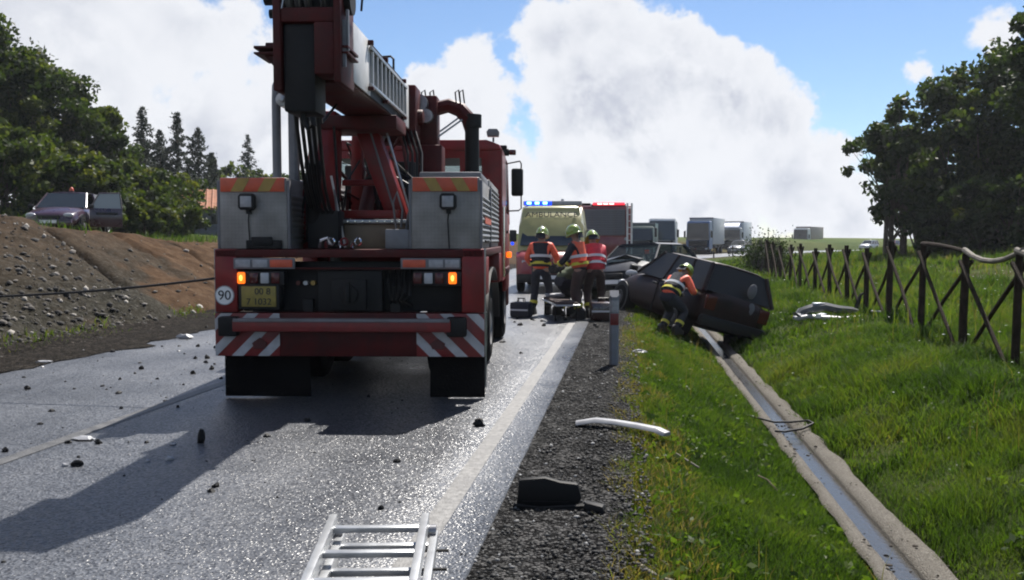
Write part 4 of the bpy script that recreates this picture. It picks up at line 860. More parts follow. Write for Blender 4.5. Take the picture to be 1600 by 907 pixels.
    for sx in (-1, 1):
        MB().span((sx * 1.20, 3.72, .95), (sx * 1.25, 4.85, 2.70)).build('cab_side', 'truck_red', cab); MB().bar((sx * 1.225, 6.2, 1.75), (sx * 1.20, 6.05, 2.72), .06, .06).build('cab_pillar', 'truck_red', cab)
        dr = MB().span((sx * 1.20, 4.87, .75), (sx * 1.252, 6.15, 1.90)).span((sx * 1.205, 4.87, 1.9), (sx * 1.248, 4.93, 2.68)).build('cab_door', 'truck_red', cab, .012)
        MB().span((sx * 1.222, 4.93, 1.90), (sx * 1.232, 6.08, 2.66)).build('door_window', 'clear_glass', dr); MB().span((sx * 1.25, 5.0, 1.6), (sx * 1.275, 5.18, 1.64)).build('door_handle', 'black_plastic', dr)
        MB().cyl((sx * 1.26, 3.9, 1.0), (sx * 1.26, 3.9, 1.95), .016, n=8).build('grab_rail', 'chrome', cab)
        MB().span((sx * 1.20, 4.75, 1.02), (sx * 1.27, 6.0, 1.10)).span((sx * .9, 4.6, .98), (sx * 1.26, 6.2, 1.05)).build('fender', 'truck_red_dark', cab, .02)
        MB().tube([(sx * 1.24, 5.9, 2.70), (sx * 1.44, 5.5, 2.70), (sx * 1.46, 5.48, 2.66), (sx * 1.46, 5.48, 1.98), (sx * 1.42, 5.5, 1.95), (sx * 1.24, 5.7, 1.95)], .011, 7).build('mirror_frame', 'black_metal', cab)
        MB().span((sx * 1.31, 5.44, 2.17), (sx * 1.49, 5.54, 2.59)).build('mirror', 'black_plastic', cab, .03)
        MB().span((sx * 1.255, 4.95, 1.24), (sx * 1.33, 5.05, 1.33)).build('side_marker', 'lamp_orange', cab, .015)
    for a, b in ((-.76, -.98), (-.69, -.49), (.49, .69), (.76, .98)): MB().span((a, 3.685, 2.10), (b, 3.695, 2.58)).build('rear_window', 'clear_glass', cab)
    for x in (-.6, .6): MB().span((x - .25, 4.6, 1.05), (x + .25, 5.1, 1.5)).span((x - .24, 4.5, 1.5), (x + .24, 4.65, 2.15)).build('seat', 'black_plastic', cab, .03)
    MB().cyl((1.13, 3.75, 2.80), (1.13, 3.75, 2.86), .015, n=8).prism([(1.05, 2.87), (1.20, 2.87), (1.21, 2.93), (1.18, 2.97), (1.07, 2.97), (1.04, 2.93)], 1, 3.70, 3.82).build('roof_lamp', 'grey_paint', cab, .012)
    br = MB().span((.95, 4.7, 2.81), (1.27, 4.9, 2.86)).build('beacon_base', 'black_plastic', cab, .01); MB().span((1.0, 4.72, 2.72), (1.30, 4.88, 2.81)).build('beacon_arm', 'black_plastic', cab, .01)
    MB().span((1.30, 4.73, 2.73), (1.40, 4.87, 2.80)).build('beacon_lens', 'lens_red', cab, .015)
    return T
TRUCK = crane_truck()
def taut_cable():
    a = TRUCK.matrix_basis @ Vector((-1.24, .4, 1.15)); b = Vector((-10.5, 8.0, ground(-10.5, 8.0) + .02))
    pts = [a.lerp(b, t) + Vector((0, 0, -.42 * 4 * t * (1 - t) * .5)) for t in [k / 24 for k in range(25)]]
    tag(MB().tube(pts, .012, 6).build('steel_cable', 'black_metal'), 'thin dark steel cable running from the crane truck to the earth bank', 'cable')
taut_cable()
# ================================================================== CARS
def car_paint(name, col, **k): return pbr(name, col, .28, var=.12, vs=3, coat=.6, dirt=k.get('dirt', .25), dcol=k.get('dcol', (.05, .045, .04)))
car_paint('paint_maroon', (.028, .006, .007)); car_paint('paint_blue', (.014, .022, .05)); car_paint('paint_burgundy', (.035, .012, .024)); car_paint('paint_grey', (.16, .165, .18)); car_paint('paint_silver', (.42, .43, .45)); car_paint('paint_redcar', (.22, .02, .02))
def car(name, label, loc, rot, paint, L=4.1, W=1.68, H=1.43, wagon=False, crush=0.0, door_open=False, seed=1, dent=0.0, glass='dark_glass', group=None, wheels=True, plate=True, cat='car'):
    g = random.Random(seed); T = thing(name, label, cat, loc, 0, group, rot); hw = W / 2
    belt = .60 * H + .04; st = []
    prof = [(-L / 2, .42, .60 if not wagon else .85, .80), (-L / 2 + .08, .30, .84 if not wagon else belt, .90), (-L * .36, .24, belt - .02, .98), (-L * .15, .20, belt, 1.0), (L * .10, .20, belt, 1.0), (L * .22, .20, belt - .02, .99), (L * .30, .22, .90, .97), (L * .40, .24, .80, .93), (L / 2 - .10, .26, .68, .86), (L / 2, .32, .56, .72)]
    for i, (y, zb, zt, k) in enumerate(prof):
        w = hw * k; cr = .05 if y > L * .22 or y < -L * .4 else .02; f = max(0, (y - L * .1) / (L * .4)) * crush; j = lambda: (g.uniform(-1, 1) * .10 * max(f, dent))
        y2 = y - f * .35
        st.append([(-w * .90 + j(), y2 + j(), zb), (-w + j(), y2 + j(), zb + (zt - zb) * .30 + j()), (-w * 1.0 + j(), y2 + j(), zb + (zt - zb) * .66 + j()), (-w * .93 + j(), y2 + j(), zt - .02 + j()), (-w * .5 + j(), y2 + j(), zt + cr + j() * 1.6), (w * .5 + j(), y2 + j(), zt + cr + j() * 1.6), (w * .93 + j(), y2 + j(), zt - .02 + j()), (w + j(), y2 + j(), zb + (zt - zb) * .66), (w + j(), y2 + j(), zb + (zt - zb) * .30), (w * .90 + j(), y2 + j(), zb)])
    body = MB().loft(st).build('body', paint, T, angle=50 if crush < .3 else 22)
    if crush < .3:
        m = body.modifiers.new('sub', 'SUBSURF'); m.levels = 1; m.render_levels = 1
    # greenhouse
    yw0, yw1 = L * .22, L * .06; yr1, yr0 = (-L * .42, -L * .475) if wagon else (-L * .27, -L * .42)
    wb, wr = hw * .92, hw * .72; zr = H
    roof = MB().loft([[(-wr * k, y, zr - .05), (-wr * .8 * k, y, zr - .005), (wr * .8 * k, y, zr - .005), (wr * k, y, zr - .05), (wr * .9 * k, y, zr - .08), (-wr * .9 * k, y, zr - .08)] for y, k in ((yw1 + .03, .97), (yw1 - .25, 1.0), ((yw1 + yr1) / 2, 1.02), (yr1 + .1, 1.0), (yr1, .96))]).build('roof', paint, body, angle=60)
    if wagon: m = roof.modifiers.new('sub', 'SUBSURF'); m.levels = 2; m.render_levels = 2
    P = lambda x, y, z: Vector((x, y, z))
    for sx in (-1, 1):
        a, b = P(sx * wb, yw0, belt - .03), P(sx * wr, yw1, zr - .06); c, d = P(sx * wr, yr1, zr - .06), P(sx * wb, yr0, belt - .02)
        mb0, mb1 = P(sx * wb, -L * .07, belt - .02), P(sx * wr * 1.01, -L * .09, zr - .06); nb0, nb1 = P(sx * wb, -L * .29, belt - .02), P(sx * wr, -L * .255, zr - .06)
        for q0, q1, qr in [(a, b, .035), (mb0, mb1, .03), (c, d, .05)] + ([(nb0, nb1, .035)] if wagon else []): MB().tube([q0, q1], qr, 6).build('pillar', paint, body)
        if not (door_open and sx < 0): MB().plate([a, mb0, mb1, b], .006).build('side_window', glass, body)
        MB().plate([mb0, (nb0 if wagon else d), (nb1 if wagon else c), mb1], .006).build('side_window', glass, body)
        if wagon: MB().plate([nb0, d, c, nb1], .006).build('side_window', glass, body)
        MB().span((sx * hw * 1.0, yw0 - .10, belt - .02), (sx * (hw + .17), yw0 + .02, belt + .10)).build('wing_mirror', 'black_plastic', body, .03)
        MB().span((sx * hw * .985, -L * .06, .30), (sx * (hw * 1.0 + .012), -L * .065 + .012, belt - .05)).build('door_seam', 'black_plastic', body)
        MB().span((sx * hw * .97, -.05 * L + .02, belt - .16), (sx * (hw + .025), -.05 * L + .18, belt - .12)).build('door_handle', 'black_plastic', body, .008)
        if wheels:
            for y in (L * .32, -L * .30):
                MB().cyl((sx * hw * .70, y, .33), (sx * (hw * .985 + .012), y, .33), .37, n=22).build('wheel_arch', 'black_plastic', T); wheel(T, (sx * (hw - .08), y, .31), .31, .20, sx, 5)  # solid black cylinder stands in for the shaded hollow of the wheel well
        hx = sx * hw * .66
        MB().ball((hx, L / 2 - .10 - .3 * crush, .64), (.17, .07, .08), 12, 7).build('headlight', 'lens_clear', T)
        MB().span((sx * hw * .58, -L / 2 - .0, .66), (sx * hw * .84, -L / 2 + .10, .66 + (.28 if wagon else .12))).build('tail_light', 'lens_red', T, .02)
    MB().plate([P(-wb * .97, yw0, belt - .01), P(wb * .97, yw0, belt - .01), P(wr * .95, yw1 + .02, zr - .06), P(-wr * .95, yw1 + .02, zr - .06)], .006).build('windscreen', glass, body)
    MB().plate([P(-wb * .95, yr0, belt + .02), P(-wr * .93, yr1, zr - .06), P(wr * .93, yr1, zr - .06), P(wb * .95, yr0, belt + .02)], .006).build('rear_window', glass, body)
    MB().span((-hw * .82, L / 2 - .16 - .3 * crush, .30), (hw * .82, L / 2 + .04 - .3 * crush, .50)).build('front_bumper', 'black_plastic' if crush else paint, T, .05)
    MB().span((-hw * .40, L / 2 - .08 - .3 * crush, .53), (hw * .40, L / 2 + .005 - .3 * crush, .64)).build('grille', 'black_plastic', T, .01)
    MB().span((-hw * .86, -L / 2 - .05, .34), (hw * .86, -L / 2 + .14, .56)).build('rear_bumper', 'black_plastic' if crush else paint, T, .05)
    if plate:
        MB().span((-.26, L / 2 + .03 - .3 * crush, .38), (.26, L / 2 + .05 - .3 * crush, .48)).build('number_plate', 'sign_white', T); MB().span((-.26, -L / 2 - .062, .60), (.26, -L / 2 + .0, .70)).build('number_plate', 'sign_white', T)
    MB().span((-hw * .8, L * .12, belt - .12), (hw * .8, L * .2, belt)).span((-.55, -.1, .45), (-.15, .35, .62)).span((.15, -.1, .45), (.55, .35, .62)).span((-.55, -.25, .6), (-.15, -.1, H - .28)).span((.15, -.25, .6), (.55, -.1, H - .28)).build('interior', 'black_plastic', T, .04)
    if door_open:
        dr = MB().span((-.03, -1.05, .28), (.03, 0, belt - .02)).build('open_door', paint, T, .02, loc=(-hw, L * .19, 0), rot=(0, 0, R(-62)))
        MB().plate([(0, -1.03, belt - .02), (0, -.03, belt - .02), (.0, -.32, zr - .08), (0, -.98, zr - .06)], .008).build('door_window', 'bright_glass', dr)
        MB().tube([(0, -.03, belt - .02), (0, -.32, zr - .07), (0, -.98, zr - .05), (0, -1.04, belt - .02)], .025, 6).build('door_frame', paint, dr); MB().span((-.07, -.9, .7), (-.03, -.2, .78)).build('arm_rest', 'black_plastic', dr, .01)
    return T
pbr('wreck_maroon', (.013, .004, .0045), .5, var=.5, vs=4, dirt=.4, dcol=(.02, .015, .012), spec=.25); pbr('wreck_blue', (.008, .011, .02), .42, var=.4, vs=4, dirt=.4, dcol=(.015, .015, .015), spec=.3); pbr('airbag_cloth', (.12, .12, .13), .9)
m_, N_, L_, b_ = _new('wreck_glass'); b_.inputs['Base Color'].default_value = (.012, .012, .013, 1); b_.inputs['Roughness'].default_value = .4; b_.inputs['Specular IOR Level'].default_value = .25; MATS['wreck_glass'] = m_
p = on(112, 31)
cr = car('parked_car', 'burgundy estate car with open front door and orange roof beacon parked on the bank', p + Vector((0, 0, .05)), (0, 0, R(196)), 'paint_burgundy', L=4.2, W=1.75, H=1.50, wagon=True, door_open=True, seed=2)
MB().cyl((-.1, .1, 1.49), (-.1, .1, 1.53), .09, n=14).build('beacon_base', 'black_plastic', cr); MB().ball((-.1, .1, 1.53), (.075, .075, .13), 12, 7, half=True).build('roof_beacon', 'orange_stripe', cr)
# the two crashed cars
ca = car('crashed_car', 'crumpled dark blue car standing on the road edge next to the rescuers', (.45, 23.6, .0), (R(1), R(3), R(150)), 'wreck_blue', L=4.1, W=1.70, H=1.42, crush=1.0, seed=5, glass='clear_glass')
MB().plate([(-.55, 1.25, .98), (-.1, 1.1, 1.10), (.35, 1.25, .96), (.6, .95, 1.0), (.2, .8, 1.02), (-.5, .85, .98)], .02).build('bent_bonnet', 'wreck_blue', ca)
MB().span((-.42, .46, 1.12), (-.30, .475, 1.22)).build('windscreen_sticker', 'orange_stripe', ca)
cbx = car('wrecked_car', 'dark maroon hatchback wreck rolled over sideways into the grassy ditch', (1.02, 19.1, -.42), (R(6), R(15), R(28)), 'wreck_maroon', L=3.9, W=1.74, H=1.60, wagon=True, crush=.25, seed=8, dent=.45, plate=False, glass='wreck_glass')
for (x, z, rx, rz) in ((.22, 1.22, .10, .15), (.30, .86, .09, .15)):
    MB().ball((x, -1.90, z), (rx, .05, rz), 12, 8).build('airbag', 'airbag_cloth', cbx)
# ------------------------------------------------------------------ ambulance, seen from the front
pbr('amb_yellow', (.27, .25, .09), .35, var=.1, vs=3, coat=.4, dirt=.15); pbr('amb_red', (.22, .025, .025), .35, var=.1, coat=.4)
def ambulance():
    T = thing('ambulance', 'yellow ambulance van facing the rescuers with blue roof lights flashing', 'ambulance', (-2.30, 27.8, 0), R(182))
    hw = 1.0
    st = []
    for y, zt, k in ((-3.1, 2.50, .94), (-3.0, 2.55, 1.0), (1.05, 2.55, 1.0), (1.35, 2.50, .98), (1.75, 2.10, .97), (2.05, 1.62, .97), (2.30, 1.25, .97)):
        w = hw * k; st.append([(-w * .95, y, .36), (-w, y, .8), (-w * .98, y, min(zt - .12, 1.9)), (-w * .90, y, zt - .06), (-w * .7, y, zt), (w * .7, y, zt), (w * .90, y, zt - .06), (w * .98, y, min(zt - .12, 1.9)), (w, y, .8), (w * .95, y, .36)])
    body = MB().loft(st).build('body', 'amb_yellow', T, angle=40)
    st = [[(-hw * k, y, .34), (-hw * k, y, zt - .08), (-hw * k * .85, y, zt), (hw * k * .85, y, zt), (hw * k, y, zt - .08), (hw * k, y, .34)] for y, zt, k in ((2.25, 1.22, .98), (2.55, 1.12, .96), (2.72, .98, .90), (2.78, .80, .84))]
    MB().loft(st).build('bonnet', 'amb_red', T, angle=40)
    MB().plate([(-.88, 2.20, 1.28), (.88, 2.20, 1.28), (.78, 1.47, 2.05), (-.78, 1.47, 2.05)], .015, (0, .6, .5)).build('windscreen', 'dark_glass', body, loc=(0, .10, .06))
    MB().prism([(1.30, 2.12), (1.52, 2.12), (1.34, 2.46), (1.22, 2.48)], 0, -.84, .84).build('header_panel', 'amb_yellow', body, loc=(0, .10, .0))
    lettering('ambulance_lettering', 'AMBULANCE', .235, 'ink', body, (0, 1.64, 2.245), (R(62), 0, R(180)), 1.12)
    lb = MB().span((-.88, .75, 2.54), (.88, 1.10, 2.68)).build('light_bar', 'reflector_grey', T, .03)
    MB().span((.02, 1.06, 2.55), (.84, 1.13, 2.67)).build('blue_lens', 'lamp_blue', lb, .02)
    for x in (.22, .46, .70): MB().span((x - .065, 1.12, 2.575), (x + .065, 1.145, 2.65)).build('blue_flash', 'lamp_blue_core', lb, .01)
    MB().ball((-.30, 1.0, 2.70), .05, 8, 6).build('search_lamp', 'lens_clear', lb)
    for sx in (-1, 1):
        mr = MB().span((sx * 1.02, 1.75, 1.45), (sx * 1.22, 1.90, 1.80)).build('wing_mirror', 'black_plastic', T, .03)
        MB().ball((sx * .72, 2.66, .86), (.16, .10, .12), 10, 7).build('headlight', 'lens_clear', T)
        for y in (1.9, -1.9): wheel(T, (sx * .88, y, .34), .34, .22, sx, 5)
        MB().plate([(sx * 1.0, 1.3, 1.35), (sx * 1.0, .2, 1.35), (sx * .955, .2, 2.0), (sx * .955, 1.15, 2.0)], .012).build('side_window', 'dark_glass', T)
    MB().ball((1.13, 1.93, 1.40), .05, 8, 6).build('side_flash', 'lamp_blue', T)
    MB().span((-.5, 2.74, .55), (.5, 2.80, .80)).build('grille', 'black_plastic', T, .02); MB().span((-.93, 2.55, .30), (.93, 2.86, .54)).build('front_bumper', 'black_plastic', T, .04); MB().span((-.26, 2.86, .40), (.26, 2.875, .50)).build('number_plate', 'sign_white', T)
ambulance()
pbr('engine_grey', (.10, .095, .11), .45, var=.15, vs=4, dirt=.3); pbr('engine_red', (.15, .015, .02), .35, var=.15, vs=3, coat=.4, dirt=.25)
def fire_engine():
    T = thing('fire_engine', 'red fire engine with grey rear shutter and glowing red roof lights behind the ambulance', 'fire engine', (-1.35 + float(shift(37.8)), 37.8, 0), R(1))
    hw = 1.24
    b = MB().span((-hw, 0, .55), (hw, 5.2, 2.95)).build('body', 'engine_red', T, .05)
    MB().span((-1.22, 5.3, .5), (1.22, 7.4, 2.75)).build('cab', 'engine_red', T, .10)
    sh = MB().span((-.92, -.02, 1.70), (.98, .01, 2.80)).build('rear_shutter', 'engine_grey', b)
    me = MB().span((-.90, -.035, -.045), (.96, -.018, .045)).mesh('slat', .012); me.materials.append(M_('engine_grey'))
    for k in range(11): obj('slat', me, None, sh, (0, 0, 1.76 + k * .098))
    MB().span((-1.0, -.03, .95), (1.0, .01, 1.62)).build('lower_locker', 'engine_red', b, .01)
    lb = MB().span((-.45, .05, 2.95), (1.0, .30, 3.02)).build('light_bar', 'black_plastic', T, .01)
    MB().span((-.40, .03, 2.98), (.95, .27, 3.09)).build('red_lens', 'lamp_red', lb, .03)
    for x in (-.1, .15, .4): MB().span((x - .1, .01, 3.0), (x + .1, .04, 3.06)).build('red_flash', 'lamp_red_core', lb, .01)
    MB().cyl((-1.0, .15, 2.95), (-1.0, .15, 3.05), .07, n=12).build('beacon_base', 'black_plastic', T); MB().ball((-1.0, .15, 3.05), (.10, .10, .12), 10, 6).build('red_beacon', 'lamp_red', T)
    MB().span((-1.3, .4, 2.96), (-.5, 5.0, 3.08)).build('roof_locker', 'black_metal', T, .02)
    for sx in (-1, 1):
        MB().span((sx * 1.08, -.05, .70), (sx * 1.20, .0, 1.5)).build('tail_lamp', 'lens_red', T, .01)
        for y in (1.3, 6.3): wheel(T, (sx * 1.08, y, .48), .48, .3, sx, 8)
        MB().span((sx * 1.245, .2, 1.2), (sx * 1.25, 5.0, 2.8)).build('side_shutter', 'engine_grey', b)
    lad = MB().cyl((1.06, -.10, .8), (1.06, -.10, 3.05), .04, n=8).cyl((1.24, -.10, .8), (1.24, -.10, 3.05), .04, n=8).build('rear_ladder', 'white_paint', T)
    for k in range(8): MB().cyl((1.06, -.10, .95 + k * .27), (1.24, -.10, .95 + k * .27), .014, n=6).build('rung', 'white_paint', lad)
    MB().span((-1.22, -.12, .45), (1.22, .10, .66)).build('rear_bumper', 'white_stripe', T, .02); MB().ball((1.0, -.06, 1.55), (.07, .04, .07), 8, 6).build('work_lamp', 'lens_clear', T)
fire_engine()
# ------------------------------------------------------------------ queue of lorries in the bend
pbr('lorry_white', (.55, .56, .58), .4, var=.08, vs=2, dirt=.25); pbr('lorry_grey', (.34, .35, .37), .45, var=.1, vs=2, dirt=.25); pbr('lorry_blue', (.05, .10, .22), .4, var=.1); pbr('lorry_green', (.045, .08, .075), .5, var=.15); pbr('lorry_red', (.22, .04, .04), .45, var=.15); pbr('lorry_tan', (.25, .20, .16), .5, var=.15)
def lorry(name, label, uz, cabm, boxm, boxl=9, boxh=3.9, cabh=3.0, lane=-1.75, group='lorries queueing in the bend', face=True, roofm=None, cat='lorry', z=0.0, deflector=True):
    q = ray(uz[0], uz[1], 0); X, Y = q.x, q.y; an = math.atan2(q.x, q.y) + R(lane)
    T = thing(name, label, cat, (X, Y, z), (math.pi - an) if face else -an, group)
    cb = MB().loft([[(-1.24 * k, y, .55), (-1.25 * k, y, 1.7), (-1.20 * k, y, zt - .08), (-1.05 * k, y, zt), (1.05 * k, y, zt), (1.20 * k, y, zt - .08), (1.25 * k, y, 1.7), (1.24 * k, y, .55)] for y, zt, k in ((-1.7, cabh, 1), (-.3, cabh, 1), (-.05, cabh - .25, .98), (.10, 1.75, .98), (.12, .6, .96))]).build('cab', cabm, T, angle=40)
    MB().plate([(-1.17, .14, 1.50), (1.17, .14, 1.50), (1.08, -.02, cabh - .22), (-1.08, -.02, cabh - .22)], .02, (0, 1, .1)).build('windscreen', 'dark_glass', cb)
    MB().span((-.95, .10, .85), (.95, .16, 1.45)).build('grille', 'black_plastic', cb, .02); bp = MB().span((-1.22, .02, .32), (1.22, .26, .80)).build('front_bumper', 'black_plastic', cb, .05)
    if roofm and deflector: MB().loft([[(-1.0, y, cabh - .02), (-.95, y, zt), (.95, y, zt), (1.0, y, cabh - .02)] for y, zt in ((-1.7, boxh - .15), (-.7, boxh - .3), (-.15, cabh + .05))]).build('roof_deflector', roofm, cb)
    for sx in (-1, 1):
        MB().ball((sx * .92, .24, .60), (.17, .06, .10), 10, 6).build('headlight', 'lens_clear', cb)
        MB().span((sx * 1.30, -.15, 1.75), (sx * 1.50, -.05, 2.45)).bar((sx * 1.2, -.1, 2.5), (sx * 1.4, -.1, 2.5), .03, .03).build('mirror', 'black_plastic', cb, .03)
        for y in (-.75, -boxl * .55 - 1.7, -boxl * .85 - 1.7): wheel(T, (sx * 1.05, y, .5), .5, .3, sx, 0)
    MB().span((-1.1, -boxl - 1.8, .7), (1.1, -.4, 1.0)).build('chassis', 'black_metal', T)
    if boxm:
        bx = MB().span((-1.26, -boxl - 1.95, 1.05), (1.26, -1.95, boxh)).build('cargo_box', boxm, T, .03)
        for y in (-1.93, -boxl - 1.97): MB().span((-1.27, y - .02, boxh - .14), (1.27, y + .02, boxh + .01)).build('box_rail', 'grey_paint', bx)
        MB().span((-1.24, -boxl - 1.9, .55), (1.24, -boxl - 1.85, .80)).build('tail_bar', 'black_metal', T)
    return T
lorry('lorry', 'dark cab lorry with pale roof edge at the head of the queue', (1034, 80), 'lorry_white', 'lorry_white', 5.5, 3.2, 3.45, lane=2, roofm='lorry_white', deflector=False)
lorry('lorry', 'lorry with dark blue cab and tall pale grey box, second in the queue', (1090, 93), 'lorry_blue', 'lorry_grey', 8, 3.9, 3.5, lane=10)
lorry('lorry', 'lorry with bright blue cab roof and white box, third in the queue', (1141, 108), 'lorry_grey', 'lorry_white', 7, 3.8, 3.0, lane=9, roofm='lorry_blue')
lorry('lorry', 'lorry with white cab roof and rust-brown box beyond the fence', (1250, 150), 'lorry_white', 'lorry_tan', 9, 3.8, 3.5, lane=14)
lorry('box_truck', 'dark green box truck seen beside the fire engine ladder', (996, 70), 'lorry_green', 'lorry_green', 5, 2.9, 2.6, lane=4, group=None)
for i, (Y, pn, lb, ln) in enumerate(((143, 'paint_silver', 'far silver car in the queue behind the rust-brown lorry', -1.7), (150, 'paint_redcar', 'far red car in the queue beyond the fence, last in line', -1.7), (100, 'paint_grey', 'grey car tucked in front of the third lorry', -.2))):
    car('queueing_car', lb, (-4.2 + ln + float(shift(Y)), Y, .0), (0, 0, math.pi - math.atan(slope_dir(Y))), pn, H=1.5, wagon=(i != 1), seed=20 + i, group='cars queueing in the bend')
# ------------------------------------------------------------------ shed on the bank
def shed():
    p = on(322, 52); T = thing('shed', 'small grey shed with an orange tiled roof half hidden by the truck', 'shed', p, R(24))
    w = MB().span((-2.2, -1.6, -.1), (2.2, 1.6, 1.55)).prism([(-1.6, 1.55), (1.6, 1.55), (0, 2.5)], 0, -2.2, 2.2).build('wall', 'shed_wall', T)
    for sy in (-1, 1):
        r = MB().plate([(-2.4, sy * 1.9, 1.40), (2.4, sy * 1.9, 1.40), (2.4, 0, 2.56), (-2.4, 0, 2.56)], .08, (0, 0, 1)).build('roof', 'roof_tile', T)
        for k in range(16): MB().cyl((-2.35 + k * .313, sy * 1.9, 1.48), (-2.35 + k * .313, 0, 2.64), .06, n=6).build('tile_row', 'roof_tile', r)
    d = MB().span((-1.4, -1.64, 0), (-.5, -1.60, 1.35)).build('door', 'black_metal', w); wi = MB().span((.4, -1.64, .6), (1.3, -1.60, 1.2)).build('window', 'dark_glass', w)
pbr('shed_wall', (.16, .17, .20), .8, var=.25, vs=3, bump=.3); pbr('roof_tile', (.30, .12, .06), .8, var=.3, vs=4, bump=.3)
shed()
# ================================================================== ROADSIDE THINGS
pbr('old_wood', (.026, .019, .014), .9, spec=.1, var=.4, vs=7, bump=.6, bs=35); pbr('pale_wood', (.14, .125, .10), .85, var=.3, vs=9, bump=.6, bs=35)
def fence():
    g = random.Random(4); T = thing('wooden_fence', 'rustic wooden fence of upright posts with crossed log braces along the ditch bank', 'fence', (4.3, 8.6, 0))
    base = Vector((4.3, 8.6, 0)); Ys = [8.7, 10.66, 12.5, 14.4, 16.3, 18.2, 20.2, 22.2, 24.3, 26.4, 28.6, 30.9, 33.2, 35.6, 38.0, 40.5, 43]
    pts = []
    for Y in Ys:
        X = 4.40 + .035 * (Y - 10.6) + float(shift(Y)) * .8 + g.uniform(-.05, .05); pts.append(Vector((X, Y, ground(X, Y))))
    tops = []
    for i, p in enumerate(pts):
        h = 1.30 + g.uniform(-.06, .06); t = p + Vector((g.uniform(-.04, .04), g.uniform(-.04, .04), h)); tops.append(t)
        r = .052 + g.uniform(-.008, .012); q = [p + Vector((0, 0, -.2)), p.lerp(t, .35) + Vector((g.uniform(-.01, .01), 0, 0)), p.lerp(t, .7), t]
        MB().tube([k - base for k in q], [r * 1.08, r, r * .97, r * .9], 9).build('post', 'old_wood', T)
    for i in range(len(pts) - 1):
        for a, b, off in ((tops[i], pts[i + 1], .075), (tops[i + 1], pts[i], -.075)):
            d = (b - a); a2 = a + Vector((0, 0, -.10)); b2 = b + d * .02 + Vector((0, 0, .02)); o = Vector((off, 0, 0)); m = a2.lerp(b2, .5) + Vector((g.uniform(-.03, .03), 0, g.uniform(-.03, .03)))
            MB().tube([a2 + o - base, m + o - base, b2 + o - base], [.029, .027, .025], 7).build('brace', 'old_wood', T)
    def rail(a, b, sag, mt, r): 
        MB().tube([a.lerp(b, t) + Vector((0, 0, .03 - sag * 4 * t * (1 - t))) - base for t in (-.04, .15, .35, .55, .75, .95, 1.05)], [r * 1.1, r, r * .98, r * .94, r * .9, r * .85, r * .8], 8).build('rail', mt, T)
    rail(tops[2], tops[1], .12, 'pale_wood', .036); rail(tops[1], tops[0], .10, 'pale_wood', .036); rail(tops[3], tops[2], -.02, 'old_wood', .032)
    return pts
FP = fence()
def scrub():
    p = on(1196, 36); g = random.Random(8)
    T = thing('thorn_scrub', 'dark leafless thorny scrub at the far end of the wooden fence', 'bush', p)
    stems = MB()
    for k in range(90):
        a = g.uniform(0, 6.28); r = g.uniform(.1, .85); h = g.uniform(.7, 1.75); q = Vector((math.cos(a) * r, math.sin(a) * r, 0))
        stems.tube([q * 1.2, q * .8 + Vector((0, 0, h * .5)), q * g.uniform(.3, 1.1) + Vector((g.uniform(-.2, .2), 0, h))], [.022, .015, .006], 4)
    stems.build('stems', 'scrub_bark', T); gg = np.random.default_rng(8); n = 6000
    P = gg.normal(size=(n, 3)) * np.array([.46, .46, .36]) + np.array([0, 0, .75]); P[:, 2] = np.abs(P[:, 2]); leaf_cards('twigs', P, np.full(n, .05), .0 + .22 * gg.random(n), 9, T, 'leaf')
pbr('scrub_bark', (.05, .042, .045), .9, var=.3)
scrub()
def stakes():
    me = None
    for i, Y in enumerate((52, 58, 64, 70, 77, 84)):
        X = -.35 + float(shift(Y)); T = thing('marker_post', 'small dark marker post on the outer edge of the bend', 'marker post', (X, Y, ground(X, Y)), 0, 'marker posts round the bend')
        MB().prism([(-.06, -.03), (.06, -.03), (.0, .07)], 2, -.05, 1.0).build('post', 'black_plastic', T); MB().span((-.045, -.04, .75), (.045, -.028, .92)).build('reflector', 'lens_red', T)
stakes()
def delineator():
    T = thing('roadside_delineator', 'pale grey plastic delineator post with an orange-red reflector on the gravel shoulder', 'delineator', (-.16, 10.84, -.03), R(4))
    pbr('delin_grey', (.17, .18, .205), .5, var=.12, vs=8, dirt=.4)
    MB().loft([[(-.055, -.02, z), (-.03, -.045, z), (.03, -.045, z), (.055, -.02, z), (.055, .03, z), (-.055, .03, z)] for z in (-.1, .4, .82)] + [[(-.055, -.02, .86), (-.03, -.045, .84), (.03, -.045, .84), (.055, -.02, .86), (.055, .03, .92), (-.055, .03, .92)]]).build('post', 'delin_grey', T)
    MB().span((-.05, -.052, .50), (.05, -.040, .64)).build('reflector', 'red_stripe', T, .004); MB().loft([[(-.057, -.022, z), (-.03, -.047, z), (.03, -.047, z), (.057, -.022, z), (.057, .032, z), (-.057, .032, z)] for z in (.66, .80)]).build('grey_band', 'reflector_grey', T)
delineator()
